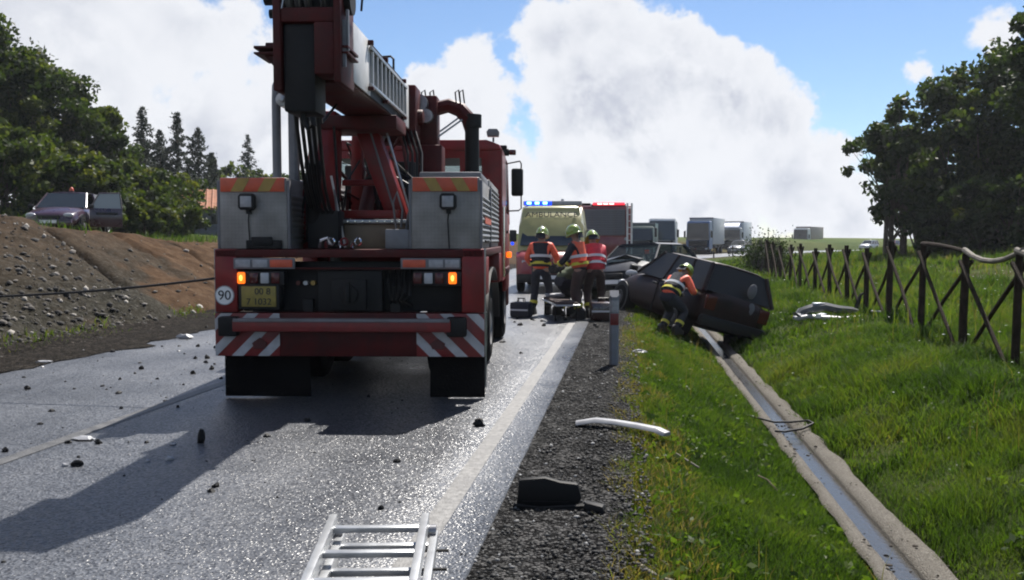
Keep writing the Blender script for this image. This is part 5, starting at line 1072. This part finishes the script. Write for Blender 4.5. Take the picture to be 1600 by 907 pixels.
def ladder():
    """double ladder folded out on the asphalt: one half lies flat, the other is raised towards its hinge"""
    T = thing('aluminium_ladder', 'silver aluminium folding ladder lying on the road beside the white edge line', 'ladder', (-1.30, 3.78, 0), R(9.4))
    def half(nm, z0, z1, x0, x1, y1, dx, n):
        s = MB()
        for x in (x0, x1): s.bar((x, 0, z0), (x + dx, y1, z1), .034, .062)
        o = s.build(nm, 'alu', T, .003)
        for k in range(n):
            t = (k + .4) / n; a = Vector((x0 + dx * t, y1 * t, z0 + (z1 - z0) * t)); b = Vector((x1 + dx * t, y1 * t, z0 + (z1 - z0) * t))
            MB().bar(a, b, .03, .026, (0, -.2, 1)).build('rung', 'alu', o, .004)
        for x in (x0, x1): MB().span((x + dx - .018, y1 - .04, z1 - .035), (x + dx + .018, y1 + .005, z1 + .03)).build('end_cap', 'black_plastic', o, .004)
    half('front_half', .245, .06, 0, .41, -1.95, -.02, 8); half('rear_half', .165, .03, .035, .45, -1.75, -.02, 7)
    for x in (.017, .43): MB().cyl((x - .03, -.03, .20), (x + .03, -.03, .20), .03, n=12).build('hinge', 'steel', T)
    for y in (-.14, -.36): MB().cyl((.40, y, .15), (.52, y, .15), .007, n=6).build('lock_pin', 'black_metal', T)
ladder()
# ------------------------------------------------------------------ wreckage
pbr('pale_plastic', (.26, .265, .28), .45, var=.15, vs=9, dirt=.3, dcol=(.14, .12, .10)); pbr('dark_trim', (.006, .006, .0065), .6, var=.3, vs=8, spec=.2); pbr('bluegrey_plastic', (.07, .078, .09), .55, var=.25, vs=8, dirt=.3)
pbr('twig', (.20, .15, .10), .9, var=.3)
def ribbon(name, label, cat, pts, w, t, mat, up=(0, 0, 1), group=None):
    P = [Vector(p) for p in pts]; rings = []
    for i, p in enumerate(P):
        d = (P[min(i + 1, len(P) - 1)] - P[max(i - 1, 0)]).normalized(); s = d.cross(Vector(up)).normalized(); u = s.cross(d); k = 1 + .12 * math.sin(i * 2.1)
        rings.append([p - s * w / 2 * k, p - s * w * .25 + u * t, p + s * w * .25 + u * t, p + s * w / 2 * k, p + s * w * .3 - u * t * .3, p - s * w * .3 - u * t * .3])
    return tag(MB().loft(rings).build(name, mat, None, .002), label, cat, group)
G_ = lambda x, y, dz=0.02: (x, y, max(ground(x, y), -.045 if x < .02 else -9) + dz)
ribbon('bumper_trim', 'bent white strip of car trim lying across gravel and grass', 'car part', [G_(-.41, 7.20, .04), G_(-.25, 7.20, .07), G_(-.08, 7.13, .07), G_(.10, 7.03, .10), G_(.24, 6.94, .11), G_(.31, 6.88, .10)], .12, .025, 'pale_plastic')
def black_panel():
    T = thing('black_car_panel', 'upright black plastic car panel standing on the gravel shoulder', 'car part', (-.44, 4.98, -.02), R(4))
    MB().loft([[(-.185, y, -.01), (-.17, y, .15), (-.02, y + .0, .165), (.07, y, .14), (.17, y, .13), (.19, y, .05), (.16, y, -.01)] for y in (0, .05)]).build('panel', 'dark_trim', T, .012)
    MB().tube([(-.2, -.03, .01), (-.05, -.05, .0), (.2, -.04, .015), (.28, -.02, .01)], .014, 6).build('lower_lip', 'dark_trim', T); MB().span((-.15, -.01, .02), (.12, -.002, .03)).build('rib', 'dark_trim', T)
black_panel()
tag(MB().loft([[(.24, 4.90, -.005), (.36, 4.86, -.01), (.37, 4.93, -.0), (.25, 4.97, .0)], [(.25, 4.91, .03), (.35, 4.87, .02), (.36, 4.92, .025), (.26, 4.96, .03)]]).build('plastic_scrap', 'dark_trim', None, .004, loc=(-.48, .0, 0)), 'small black plastic scrap just beside the black car panel', 'car part')
ribbon('rubber_seal', 'black rubber seal lying across the concrete drainage channel', 'car part', [(1.30, 10.36, -.50), (1.45, 10.34, -.53), (1.66, 10.28, -.57), (1.85, 10.26, -.56), (2.02, 10.22, -.53), (2.06, 10.12, -.54), (1.92, 10.0, -.58), (1.72, 9.96, -.61), (1.62, 9.98, -.61)], .035, .016, 'dark_trim')
ribbon('wood_splinter', 'pale weathered wood splinter at the grass edge', 'stick', [G_(.03, 4.27), G_(.10, 4.16), G_(.16, 4.08), G_(.22, 4.06)], .03, .012, 'pale_wood')
ribbon('wood_splinter', 'thin pale stick lying in the short grass below the white trim strip', 'stick', [G_(.36, 6.55, .06), (.43, 6.5, ground(.43, 6.5) + .06), G_(.52, 6.44, .06)], .02, .01, 'pale_wood')
ribbon('wood_splinter', 'thin dark bent twig in the grass near the channel', 'stick', [G_(1.0, 6.9, .08), G_(1.06, 6.85, .09), G_(1.13, 6.80, .05)], .012, .008, 'twig')
# torn-off bumper and frame parts by the fence
def torn_bumper():
    z = ground(3.75, 17.5); T = thing('torn_bumper', 'twisted grey bumper with silver brackets dumped in the grass by the fence', 'car part', (3.80, 17.55, z + .08), R(0))
    MB().tube([(-.62, -.08, -.02), (-.50, .0, .10), (-.30, .04, .16), (-.05, .05, .20), (.20, .03, .15), (.45, .0, .14), (.55, -.02, .12)], [.05, .08, .09, .085, .08, .06, .04], 7).build('bumper_shell', 'bluegrey_plastic', T)
    MB().tube([(-.60, -.12, -.03), (-.40, -.16, .02), (-.1, -.18, .0), (.25, -.18, -.01), (.55, -.15, .02), (.72, -.12, .08)], [.05, .045, .05, .04, .03, .04], 6).build('frame_tube', 'pale_plastic', T)
    MB().span((-.28, .0, .15), (-.05, .10, .27)).span((.1, -.02, .10), (.30, .05, .18)).build('bracket', 'alu', T, .01); MB().span((-.27, -.23, .0), (-.17, -.20, .07)).build('silver_tag', 'sign_white', T); MB().span((-.66, -.15, -.06), (-.42, .0, .02)).build('crumpled_foil', 'alu', T, .03)
torn_bumper()
def torn_scraps():
    g = random.Random(31); T = [o for o in COL.objects if o.name == 'torn_bumper'][0]
    for k in range(9):
        c = Vector((g.uniform(-.6, .6), g.uniform(-.18, .12), g.uniform(-.02, .12))); w = g.uniform(.05, .16); pts = [c + Vector((w * math.cos(a) * g.uniform(.4, 1.3), w * .6 * math.sin(a) * g.uniform(.4, 1.3), g.uniform(-.05, .05))) for a in [2 * math.pi * j / 6 for j in range(6)]]
        MB().plate(pts, .012, (0, 0, 1)).build('torn_sheet', ('bluegrey_plastic', 'dark_trim', 'alu')[k % 3], T)
torn_scraps()
tag(MB().tube([(0, 0, 0), (.08, .02, .22), (.14, .04, .42), (.2, .04, .46)], [.05, .045, .03, .02], 6).build('bent_strut', 'dark_trim', None, loc=(4.35, 17.9, ground(4.35, 17.9))), 'short dark bent strut sticking up beside the torn bumper', 'car part')
tag(MB().span((0, 0, 0), (.22, .05, .03)).build('plastic_strip', 'pale_plastic', None, .01, loc=(4.35, 16.6, ground(4.35, 16.6) + .10), rot=(0, .05, .1)), 'short white plastic strip in the grass in front of the torn bumper', 'car part')
def chunk(name, label, loc, size, mat, seed, cat='car part', group=None, rz=0):
    g = random.Random(seed); rings = []
    for k, (zz, kk) in enumerate(((0, .9), (.35, 1), (.75, .8), (1, .5))):
        rings.append([(size[0] / 2 * kk * math.cos(a) * g.uniform(.5, 1.25), size[1] / 2 * kk * math.sin(a) * g.uniform(.5, 1.25), size[2] * zz * g.uniform(.9, 1.1)) for a in [2 * math.pi * j / 7 for j in range(7)]])
    return tag(MB().loft(rings).build(name, mat, None, loc=loc, rot=(0, 0, rz), angle=20), label, cat, group)
chunk('plastic_chunk', 'dark upright plastic lump lying within the boom shadow', (-3.12, 6.14, 0), (.07, .06, .10), 'dark_trim', 1)
chunk('plastic_chunk', 'dark square plastic lump lying beside the truck shadow edge', (-1.18, 7.0, 0), (.10, .08, .06), 'dark_trim', 2)
chunk('foam_chunk', 'flattened white piece of wreckage at the foot of the stony bank', (-7.05, 9.95, .0), (.26, .12, .03), 'pale_plastic', 3)
chunk('foam_chunk', 'white crumpled piece of wreckage on the wet road left of the truck corner', (-6.68, 12.7, .0), (.28, .16, .07), 'pale_plastic', 4)
chunk('foam_chunk', 'pale flat scrap on the faded centre line', (-4.04, 6.13, .004), (.18, .10, .025), 'pale_plastic', 5)
chunk('foam_chunk', 'white scrap of wreckage at the grass edge behind the delineator', (.16, 12.3, -.06), (.24, .12, .05), 'pale_plastic', 6)
chunk('leaf_scrap', 'small yellow-green leafy scrap at the muddy road edge', (-7.0, 8.55, .0), (.14, .10, .05), 'grass_scrap' if pbr('grass_scrap', (.25, .30, .03), .6) else None, 7, 'scrap')
chunk('road_stone', 'dark jagged stone in front of the boom shadow tip', (-3.62, 5.40, 0), (.09, .07, .04), 'dark_trim', 9, 'stone')
def fragments():
    g = random.Random(12); meshes = []
    for k in range(5):
        gg = random.Random(40 + k); rings = [[(.5 * kk * math.cos(a) * gg.uniform(.5, 1.2), .4 * kk * math.sin(a) * gg.uniform(.5, 1.2), zz * gg.uniform(.6, 1.2)) for a in [2 * math.pi * j / 6 for j in range(6)]] for zz, kk in ((0, 1), (.22, .9), (.4, .5))]
        me = MB().loft(rings).mesh('debris_fragment', 0, 20); me.materials.append(M_('dark_trim' if k < 4 else 'pale_plastic')); meshes.append(me)
    n = 0
    while n < 120:
        Y = g.uniform(4.5, 15); X = g.uniform(-7.4, -1.3)
        w = math.exp(-((X + 5.0 + (Y - 8) * .22) / 1.6) ** 2)
        if g.random() > w * .9 + .06: continue
        k = g.choice((0, 1, 2, 3, 0, 1, 2, 4)); s = g.uniform(.025, .085) * (1.6 if g.random() < .08 else 1)
        o = obj('debris_fragment', meshes[k], None, None, (X, Y, .0), (0, 0, g.uniform(0, 6.28))); o.scale = (s, s, s * g.uniform(.5, 1.4))
        tag(o, 'tiny dark fragment of broken car plastic scattered on the asphalt' if k < 4 else 'tiny pale fragment of broken car plastic scattered on the asphalt', 'fragment', 'dark fragments scattered on the road' if k < 4 else 'pale fragments scattered on the road'); n += 1
    for k in range(14):
        Y = g.uniform(15.2, 17.8); X = g.uniform(-2.6, -.4); s = g.uniform(.05, .14)
        o = obj('debris_fragment', meshes[k % 5], None, None, (X, Y, .0), (0, 0, g.uniform(0, 6.28))); o.scale = (s, s, s)
        tag(o, 'dark piece of wreckage at the feet of the rescuers' if k % 5 < 4 else 'pale piece of wreckage at the feet of the rescuers', 'fragment', 'dark wreckage pieces at the feet of the rescuers' if k % 5 < 4 else 'pale wreckage pieces at the feet of the rescuers')
fragments()
# ================================================================== PEOPLE
pbr('skin', (.30, .18, .13), .6, var=.1); pbr('navy_cloth', (.018, .02, .03), .85, var=.3, vs=12, bump=.5, bs=40); pbr('brown_cloth', (.045, .026, .022), .9, var=.3, vs=12, bump=.5, bs=40)
pbr('helmet_lime', (.20, .28, .04), .3, var=.1, coat=.5); pbr('boot', (.015, .014, .013), .6); pbr('glove', (.05, .045, .04), .85); pbr('hivis_orange', (.75, .11, .05), .6, var=.15, vs=14); pbr('hivis_red', (.55, .03, .05), .65, var=.2, vs=14); pbr('hivis_yellow', (.55, .50, .05), .6, var=.1); pbr('reflective', (.55, .56, .58), .35, var=.1); pbr('olive_cloth', (.10, .12, .07), .85, var=.3, vs=12)
def ik(a, b, l1, l2, pole):
    a, b = Vector(a), Vector(b); d = b - a; L = min(d.length, (l1 + l2) * .995); n = d.normalized(); x = (l1 * l1 - l2 * l2 + L * L) / (2 * L); h = math.sqrt(max(0, l1 * l1 - x * x))
    p = Vector(pole) - n * Vector(pole).dot(n); p = p.normalized() if p.length > 1e-4 else n.orthogonal().normalized()
    return a + n * x + p * h
def skin_obj(name, verts, edges, radii, mat, parent=None, sub=2):
    me = bpy.data.meshes.new(name); me.from_pydata([tuple(v) for v in verts], edges, []); o = obj(name, me, mat, parent)
    o.modifiers.new('skin', 'SKIN'); sv = me.skin_vertices[0].data
    for i, r in enumerate(radii): sv[i].radius = (r, r) if isinstance(r, (int, float)) else r; sv[i].use_root = (i == 0)
    s = o.modifiers.new('sub', 'SUBSURF'); s.levels = sub; s.render_levels = sub
    dg = bpy.context.evaluated_depsgraph_get(); m2 = bpy.data.meshes.new_from_object(o.evaluated_get(dg)); o.modifiers.clear(); o.data = m2; m2.shade_smooth()
    if len(m2.materials) == 0: m2.materials.append(M_(mat))
    return o
def person(label, loc, yaw, lean=0, side=0, hip=.93, hands=((-.25, .12, .85), (.25, .12, .85)), feet=((-.12, 0), (.12, 0)), jacket='navy_cloth', trousers='navy_cloth', vest=None, helmet='helmet_lime', head_tilt=0, bands='hivis_yellow'):
    lean = R(lean); sd_ = R(side); H = Vector((0, 0, hip)); d = Vector((math.sin(sd_), math.sin(lean) * math.cos(sd_), math.cos(lean) * math.cos(sd_))).normalized(); rt = Vector((1, 0, 0)); rt = (rt - d * rt.dot(d)).normalized(); fw = d.cross(rt) * -1
    if fw.y < 0 and lean < 1.2: fw = -fw
    sp, chst, sh, nk = H + d * .14, H + d * .32, H + d * .48, H + d * .57; hdir = (d + fw * math.sin(R(head_tilt))).normalized(); hd = nk + hdir * .10; ht = nk + hdir * .24
    SL, SR = sh - rt * .185 - d * .02, sh + rt * .185 - d * .02; wl, wr = Vector(hands[0]), Vector(hands[1])
    def lim(s, w): 
        v = w - s; return s + v.normalized() * min(v.length, .54)
    wl, wr = lim(SL, wl), lim(SR, wr); el, er = ik(SL, wl, .29, .26, (-.6, -.5, -.5)), ik(SR, wr, .29, .26, (.6, -.5, -.5))
    hl, hr = H + Vector((-.095, 0, -.04)), H + Vector((.095, 0, -.04)); al, ar = Vector((feet[0][0], feet[0][1], .09)), Vector((feet[1][0], feet[1][1], .09)); kl, kr = ik(hl, al, .43, .43, (-.15, 1, 0)), ik(hr, ar, .43, .43, (.15, 1, 0)); tl, tr = al + Vector((-.02, .16, -.045)), ar + Vector((.02, .16, -.045))
    V = [H, sp, chst, sh, nk, hd, ht, SL, el, wl, SR, er, wr, hl, kl, al, tl, hr, kr, ar, tr]
    E = [(0, 1), (1, 2), (2, 3), (3, 4), (4, 5), (5, 6), (3, 7), (7, 8), (8, 9), (3, 10), (10, 11), (11, 12), (0, 13), (13, 14), (14, 15), (15, 16), (0, 17), (17, 18), (18, 19), (19, 20)]
    Rr = [(.14, .11), (.13, .10), (.15, .11), (.13, .09), .055, .082, .075, .06, .042, .032, .06, .042, .032, .085, .058, .042, .035, .085, .058, .042, .035]
    B = skin_obj('person', V, E, Rr, 'skin'); B.location = loc; B.rotation_euler = (0, 0, yaw); tag(B, label, 'person', None)
    # clothing
    wl2, wr2 = el.lerp(wl, .93), er.lerp(wr, .93); hem = H - d * .06
    skin_obj('jacket', [chst, sp, hem, sh, nk - d * .03, SL, el, wl2, SR, er, wr2], [(0, 1), (1, 2), (0, 3), (3, 4), (3, 5), (5, 6), (6, 7), (3, 8), (8, 9), (9, 10)], [(.20, .145), (.19, .14), (.20, .15), (.165, .115), .075, .085, .066, .055, .085, .066, .055], jacket, B)
    kl2, kr2 = kl, kr
    skin_obj('trousers', [H, H + d * .05, hl, kl, al.lerp(kl, .08), hr, kr, ar.lerp(kr, .08)], [(0, 1), (0, 2), (2, 3), (3, 4), (0, 5), (5, 6), (6, 7)], [(.165, .13), (.16, .12), .115, .083, .075, .115, .083, .075], trousers, B)
    for a, t in ((al, tl), (ar, tr)):
        MB().loft([[(a.x + x * k, y0 + a.y, z) for x, z in ((-.055, .0), (.055, 0), (.05, h_), (-.05, h_))] for y0, k, h_ in ((-.085, .8, .16), (-.02, 1, .20), (.05, 1, .17), (.13, 1.05, .085), (.20, .75, .06))]).build('boot', 'boot', B, .012, 60)
    for s_, e_, w_, sx in ((SL, el, wl, -1), (SR, er, wr, 1)):   # gloved hands: palm, four fingers, thumb
        f = (w_ - e_).normalized(); ax = f.cross(Vector((0, 1, .3))); ax = ax.normalized() if ax.length > .1 else rt.copy(); up = ax.cross(f); m = MB()
        p0 = w_ + f * .085; m.loft([[w_ + ax * a_ * .03 + up * b_ * .02 for a_, b_ in ((-1, -1), (1, -1), (1, 1), (-1, 1))], [w_ + f * .04 + ax * a_ * .044 + up * b_ * .018 for a_, b_ in ((-1, -1), (1, -1), (1, 1), (-1, 1))], [p0 + ax * a_ * .042 + up * b_ * .014 for a_, b_ in ((-1, -1), (1, -1), (1, 1), (-1, 1))]])
        for k, ln in enumerate((.062, .075, .07, .055)):
            q = p0 + ax * (-.031 + k * .0207); m.tube([q - f * .01, q + f * ln * .45 - up * .008, q + f * ln * .75 - up * .026, q + f * ln * .85 - up * .045], [.0105, .010, .009, .007], 6)
        q = w_ + f * .035 - ax * sx * .04; m.tube([q, q - ax * sx * .022 + f * .022 - up * .008, q - ax * sx * .026 + f * .05 - up * .018], [.013, .011, .009], 6); m.build('glove', 'glove', B, angle=60)
    if vest:
        vs = skin_obj('hivis_vest', [chst, sp, hem + d * .03, sh + d * .01, SL.lerp(sh, .25), SR.lerp(sh, .25)], [(0, 1), (1, 2), (0, 3), (3, 4), (3, 5)], [(.212, .157), (.204, .153), (.212, .163), (.172, .125), .092, .092], vest, B)
        for t, rr in ((.10, .207), (.24, .214)):
            c = H + d * t; rings = []
            for o in (-.028, .028): rings.append([c + d * o + rt * math.cos(a) * rr * 1.06 + fw * math.sin(a) * rr * .80 for a in [2 * math.pi * j / 20 for j in range(20)]])
            MB().loft(rings, caps=False).build('reflective_band', bands if t < .2 else 'reflective', vs, angle=60)
    for a, b_ in ((kl, al), (kr, ar)):
        c = b_.lerp(a, .35); MB().tube([b_.lerp(a, .30), b_.lerp(a, .44)], .087, 12, caps=False).build('leg_band', 'hivis_yellow', B, angle=60)
    for a, b_ in ((el, wl), (er, wr)): MB().tube([a.lerp(b_, .55), a.lerp(b_, .75)], .066, 12, caps=False).build('sleeve_band', bands, B, angle=60)
    # head: face details under the helmet
    f0 = fw - hdir * fw.dot(hdir); f0 = f0.normalized(); c = hd + hdir * .03
    MB().loft([[c + f0 * .080 + rt * x * .012 + hdir * z for x, z in ((-1, .02), (1, .02), (1.3, -.025), (-1.3, -.025))], [c + f0 * .105 + rt * x * .009 + hdir * z for x, z in ((-1, -.008), (1, -.008), (1.2, -.026), (-1.2, -.026))]]).build('nose', 'skin', B)
    for sx in (-1, 1): MB().ball(tuple(c + f0 * .078 + rt * sx * .032 + hdir * .018), .010, 6, 5).build('eye', 'ink', B); MB().ball(tuple(c + rt * sx * .088 - hdir * .0), (.014, .02, .03), 6, 5).build('ear', 'skin', B)
    MB().bar(c + f0 * .080 - rt * .025 - hdir * .05, c + f0 * .080 + rt * .025 - hdir * .05, .006, .008).build('mouth', 'paint_maroon', B)
    if helmet:
        Mx = Matrix((rt, f0, hdir)).transposed(); hc = hd + hdir * .045; rings = []
        for z, k in ((-.035, 1.0), (.0, 1.02), (.05, .98), (.10, .80), (.135, .48), (.148, .12)): rings.append([hc + Mx @ Vector((math.cos(a) * .122 * k, math.sin(a) * .148 * k, z)) for a in [2 * math.pi * j / 18 for j in range(18)]])
        hm = MB().loft(rings).build('helmet', helmet, B, angle=70)
        MB().loft([[hc + Mx @ Vector((math.cos(a) * r, math.sin(a) * r * 1.18, z)) for a in [2 * math.pi * j / 18 for j in range(18)]] for r, z in ((.122, -.018), (.150, -.040), (.148, -.050), (.118, -.034))], caps=False).build('brim', helmet, hm, angle=70)
        MB().plate([hc + Mx @ Vector((x, -.135, z)) for x, z in ((-.09, -.03), (.09, -.03), (.105, -.15), (-.105, -.15))], .012).build('neck_guard', 'navy_cloth', hm)
        MB().tube([hc + Mx @ Vector((0, math.cos(a) * .150, .005 + math.sin(a) * .148)) for a in [math.pi * j / 8 for j in range(9)]], .012, 6).build('helmet_crest', 'reflective', hm); MB().plate([hc + Mx @ Vector((x, .150, z)) for x, z in ((-.03, .0), (.03, .0), (.025, .06), (-.025, .06))], .01).build('helmet_badge', 'reflective', hm)
    return B
person('firefighter with orange sleeves and dark back panel standing upright beside the crane truck', (-1.74, 17.75, 0), R(-8), lean=10, hands=((-.24, .30, 1.00), (.24, .34, 1.05)), feet=((-.16, .0), (.15, .05)), jacket='hivis_orange', vest='navy_cloth', head_tilt=14)
person('firefighter in lime helmet bending over beside the stretcher in the middle of the group', (-.90, 17.0, 0), R(70), lean=10, hip=.95, hands=((-.12, .42, 1.0), (.18, .44, .95)), feet=((-.15, -.08), (.15, .06)), vest='hivis_orange', trousers='brown_cloth', head_tilt=10)
person('rescuer in a bright red jacket leaning towards the crashed blue car', (-.62, 17.25, 0), R(14), lean=27, hip=.93, hands=((-.20, .52, .80), (.22, .52, .82)), feet=((-.14, -.05), (.16, .10)), jacket='hivis_red', trousers='brown_cloth', vest='hivis_red', helmet='helmet_lime', bands='reflective', head_tilt=15)
person('crouching rescuer in an olive jacket low in the middle of the group', (-1.30, 17.55, 0), R(-50), lean=52, hip=.72, hands=((-.18, .55, .45), (.20, .55, .42)), feet=((-.14, -.02), (.14, .12)), jacket='olive_cloth', trousers='navy_cloth', helmet=None, head_tilt=-5, bands='reflective')
person('firefighter with orange sleeves bending in the ditch against the maroon wreck', (.76, 16.95, ground(.76, 16.95) + .02), R(-40), lean=50, hip=.74, hands=((-.2, .52, .75), (.2, .55, .78)), feet=((-.15, .0), (.15, .05)), jacket='hivis_orange', vest='navy_cloth', head_tilt=10)
# stretcher and rescue kit between the rescuers
def stretcher():
    T = thing('stretcher', 'low dark rescue stretcher on the ground between the rescuers', 'stretcher', (-1.28, 17.05, 0), R(14))
    MB().tube([(-.22, -.85, .30), (-.22, .95, .30)], .018, 8).tube([(.22, -.85, .30), (.22, .95, .30)], .018, 8).tube([(-.22, -.85, .30), (.22, -.85, .30)], .018, 8).tube([(-.22, .95, .30), (.22, .95, .30)], .018, 8).build('frame', 'alu', T)
    for x in (-.2, .2):
        for y in (-.6, .7): MB().cyl((x, y, 0), (x, y, .30), .015, n=8).cyl((x - .015, y, .03), (x + .015, y, .03), .03, n=10).build('leg', 'black_metal', T)
    MB().span((-.20, -.82, .30), (.20, .92, .36)).build('mattress', 'brown_cloth', T, .025); MB().span((-.18, .55, .36), (.18, .88, .43)).build('pillow', 'pale_plastic', T, .03)
    for y in (-.4, .2): MB().span((-.215, y, .355), (.215, y + .05, .37)).build('strap', 'black_plastic', T)
stretcher()
def kit_bag(label, loc, rz, size, mat, cross=False):
    T = thing('rescue_bag', label, 'bag', loc, rz); a, b, c = size
    MB().span((-a / 2, -b / 2, 0), (a / 2, b / 2, c)).build('bag_body', mat, T, .04); MB().tube([(-a * .2, 0, c - .01), (-a * .18, 0, c + .07), (a * .18, 0, c + .07), (a * .2, 0, c - .01)], .012, 6).build('handle', 'black_plastic', T); MB().span((-a * .46, -b / 2 - .004, c * .45), (a * .46, -b / 2 + .003, c * .55)).build('reflective_strip', 'reflective', T)
kit_bag('dark red rescue bag with a reflective strip at the feet of the red-jacketed rescuer', (-.45, 16.75, 0), R(10), (.52, .30, .34), 'paint_maroon')
kit_bag('black equipment bag standing next to the firefighter by the truck', (-2.05, 17.1, 0), R(-15), (.40, .26, .30), 'navy_cloth')
kit_bag('small white equipment box on the road between truck and rescuers', (-2.2, 18.3, 0), R(20), (.26, .2, .22), 'white_paint')
# ================================================================== AIR
def haze():
    m = bpy.data.materials.new('haze'); m.use_nodes = True; N = m.node_tree.nodes; N.clear(); o = N.new('ShaderNodeOutputMaterial'); v = N.new('ShaderNodeVolumePrincipled')
    v.inputs['Color'].default_value = (.86, .90, .97, 1); v.inputs['Density'].default_value = HAZE; v.inputs['Anisotropy'].default_value = .3; m.node_tree.links.new(v.outputs[0], o.inputs['Volume'])
    m.cycles.homogeneous_volume = True
    stuff(MB().span((-260, -40, -8), (330, 420, 24)).build('haze', m))
HAZE = 0.00028
haze()
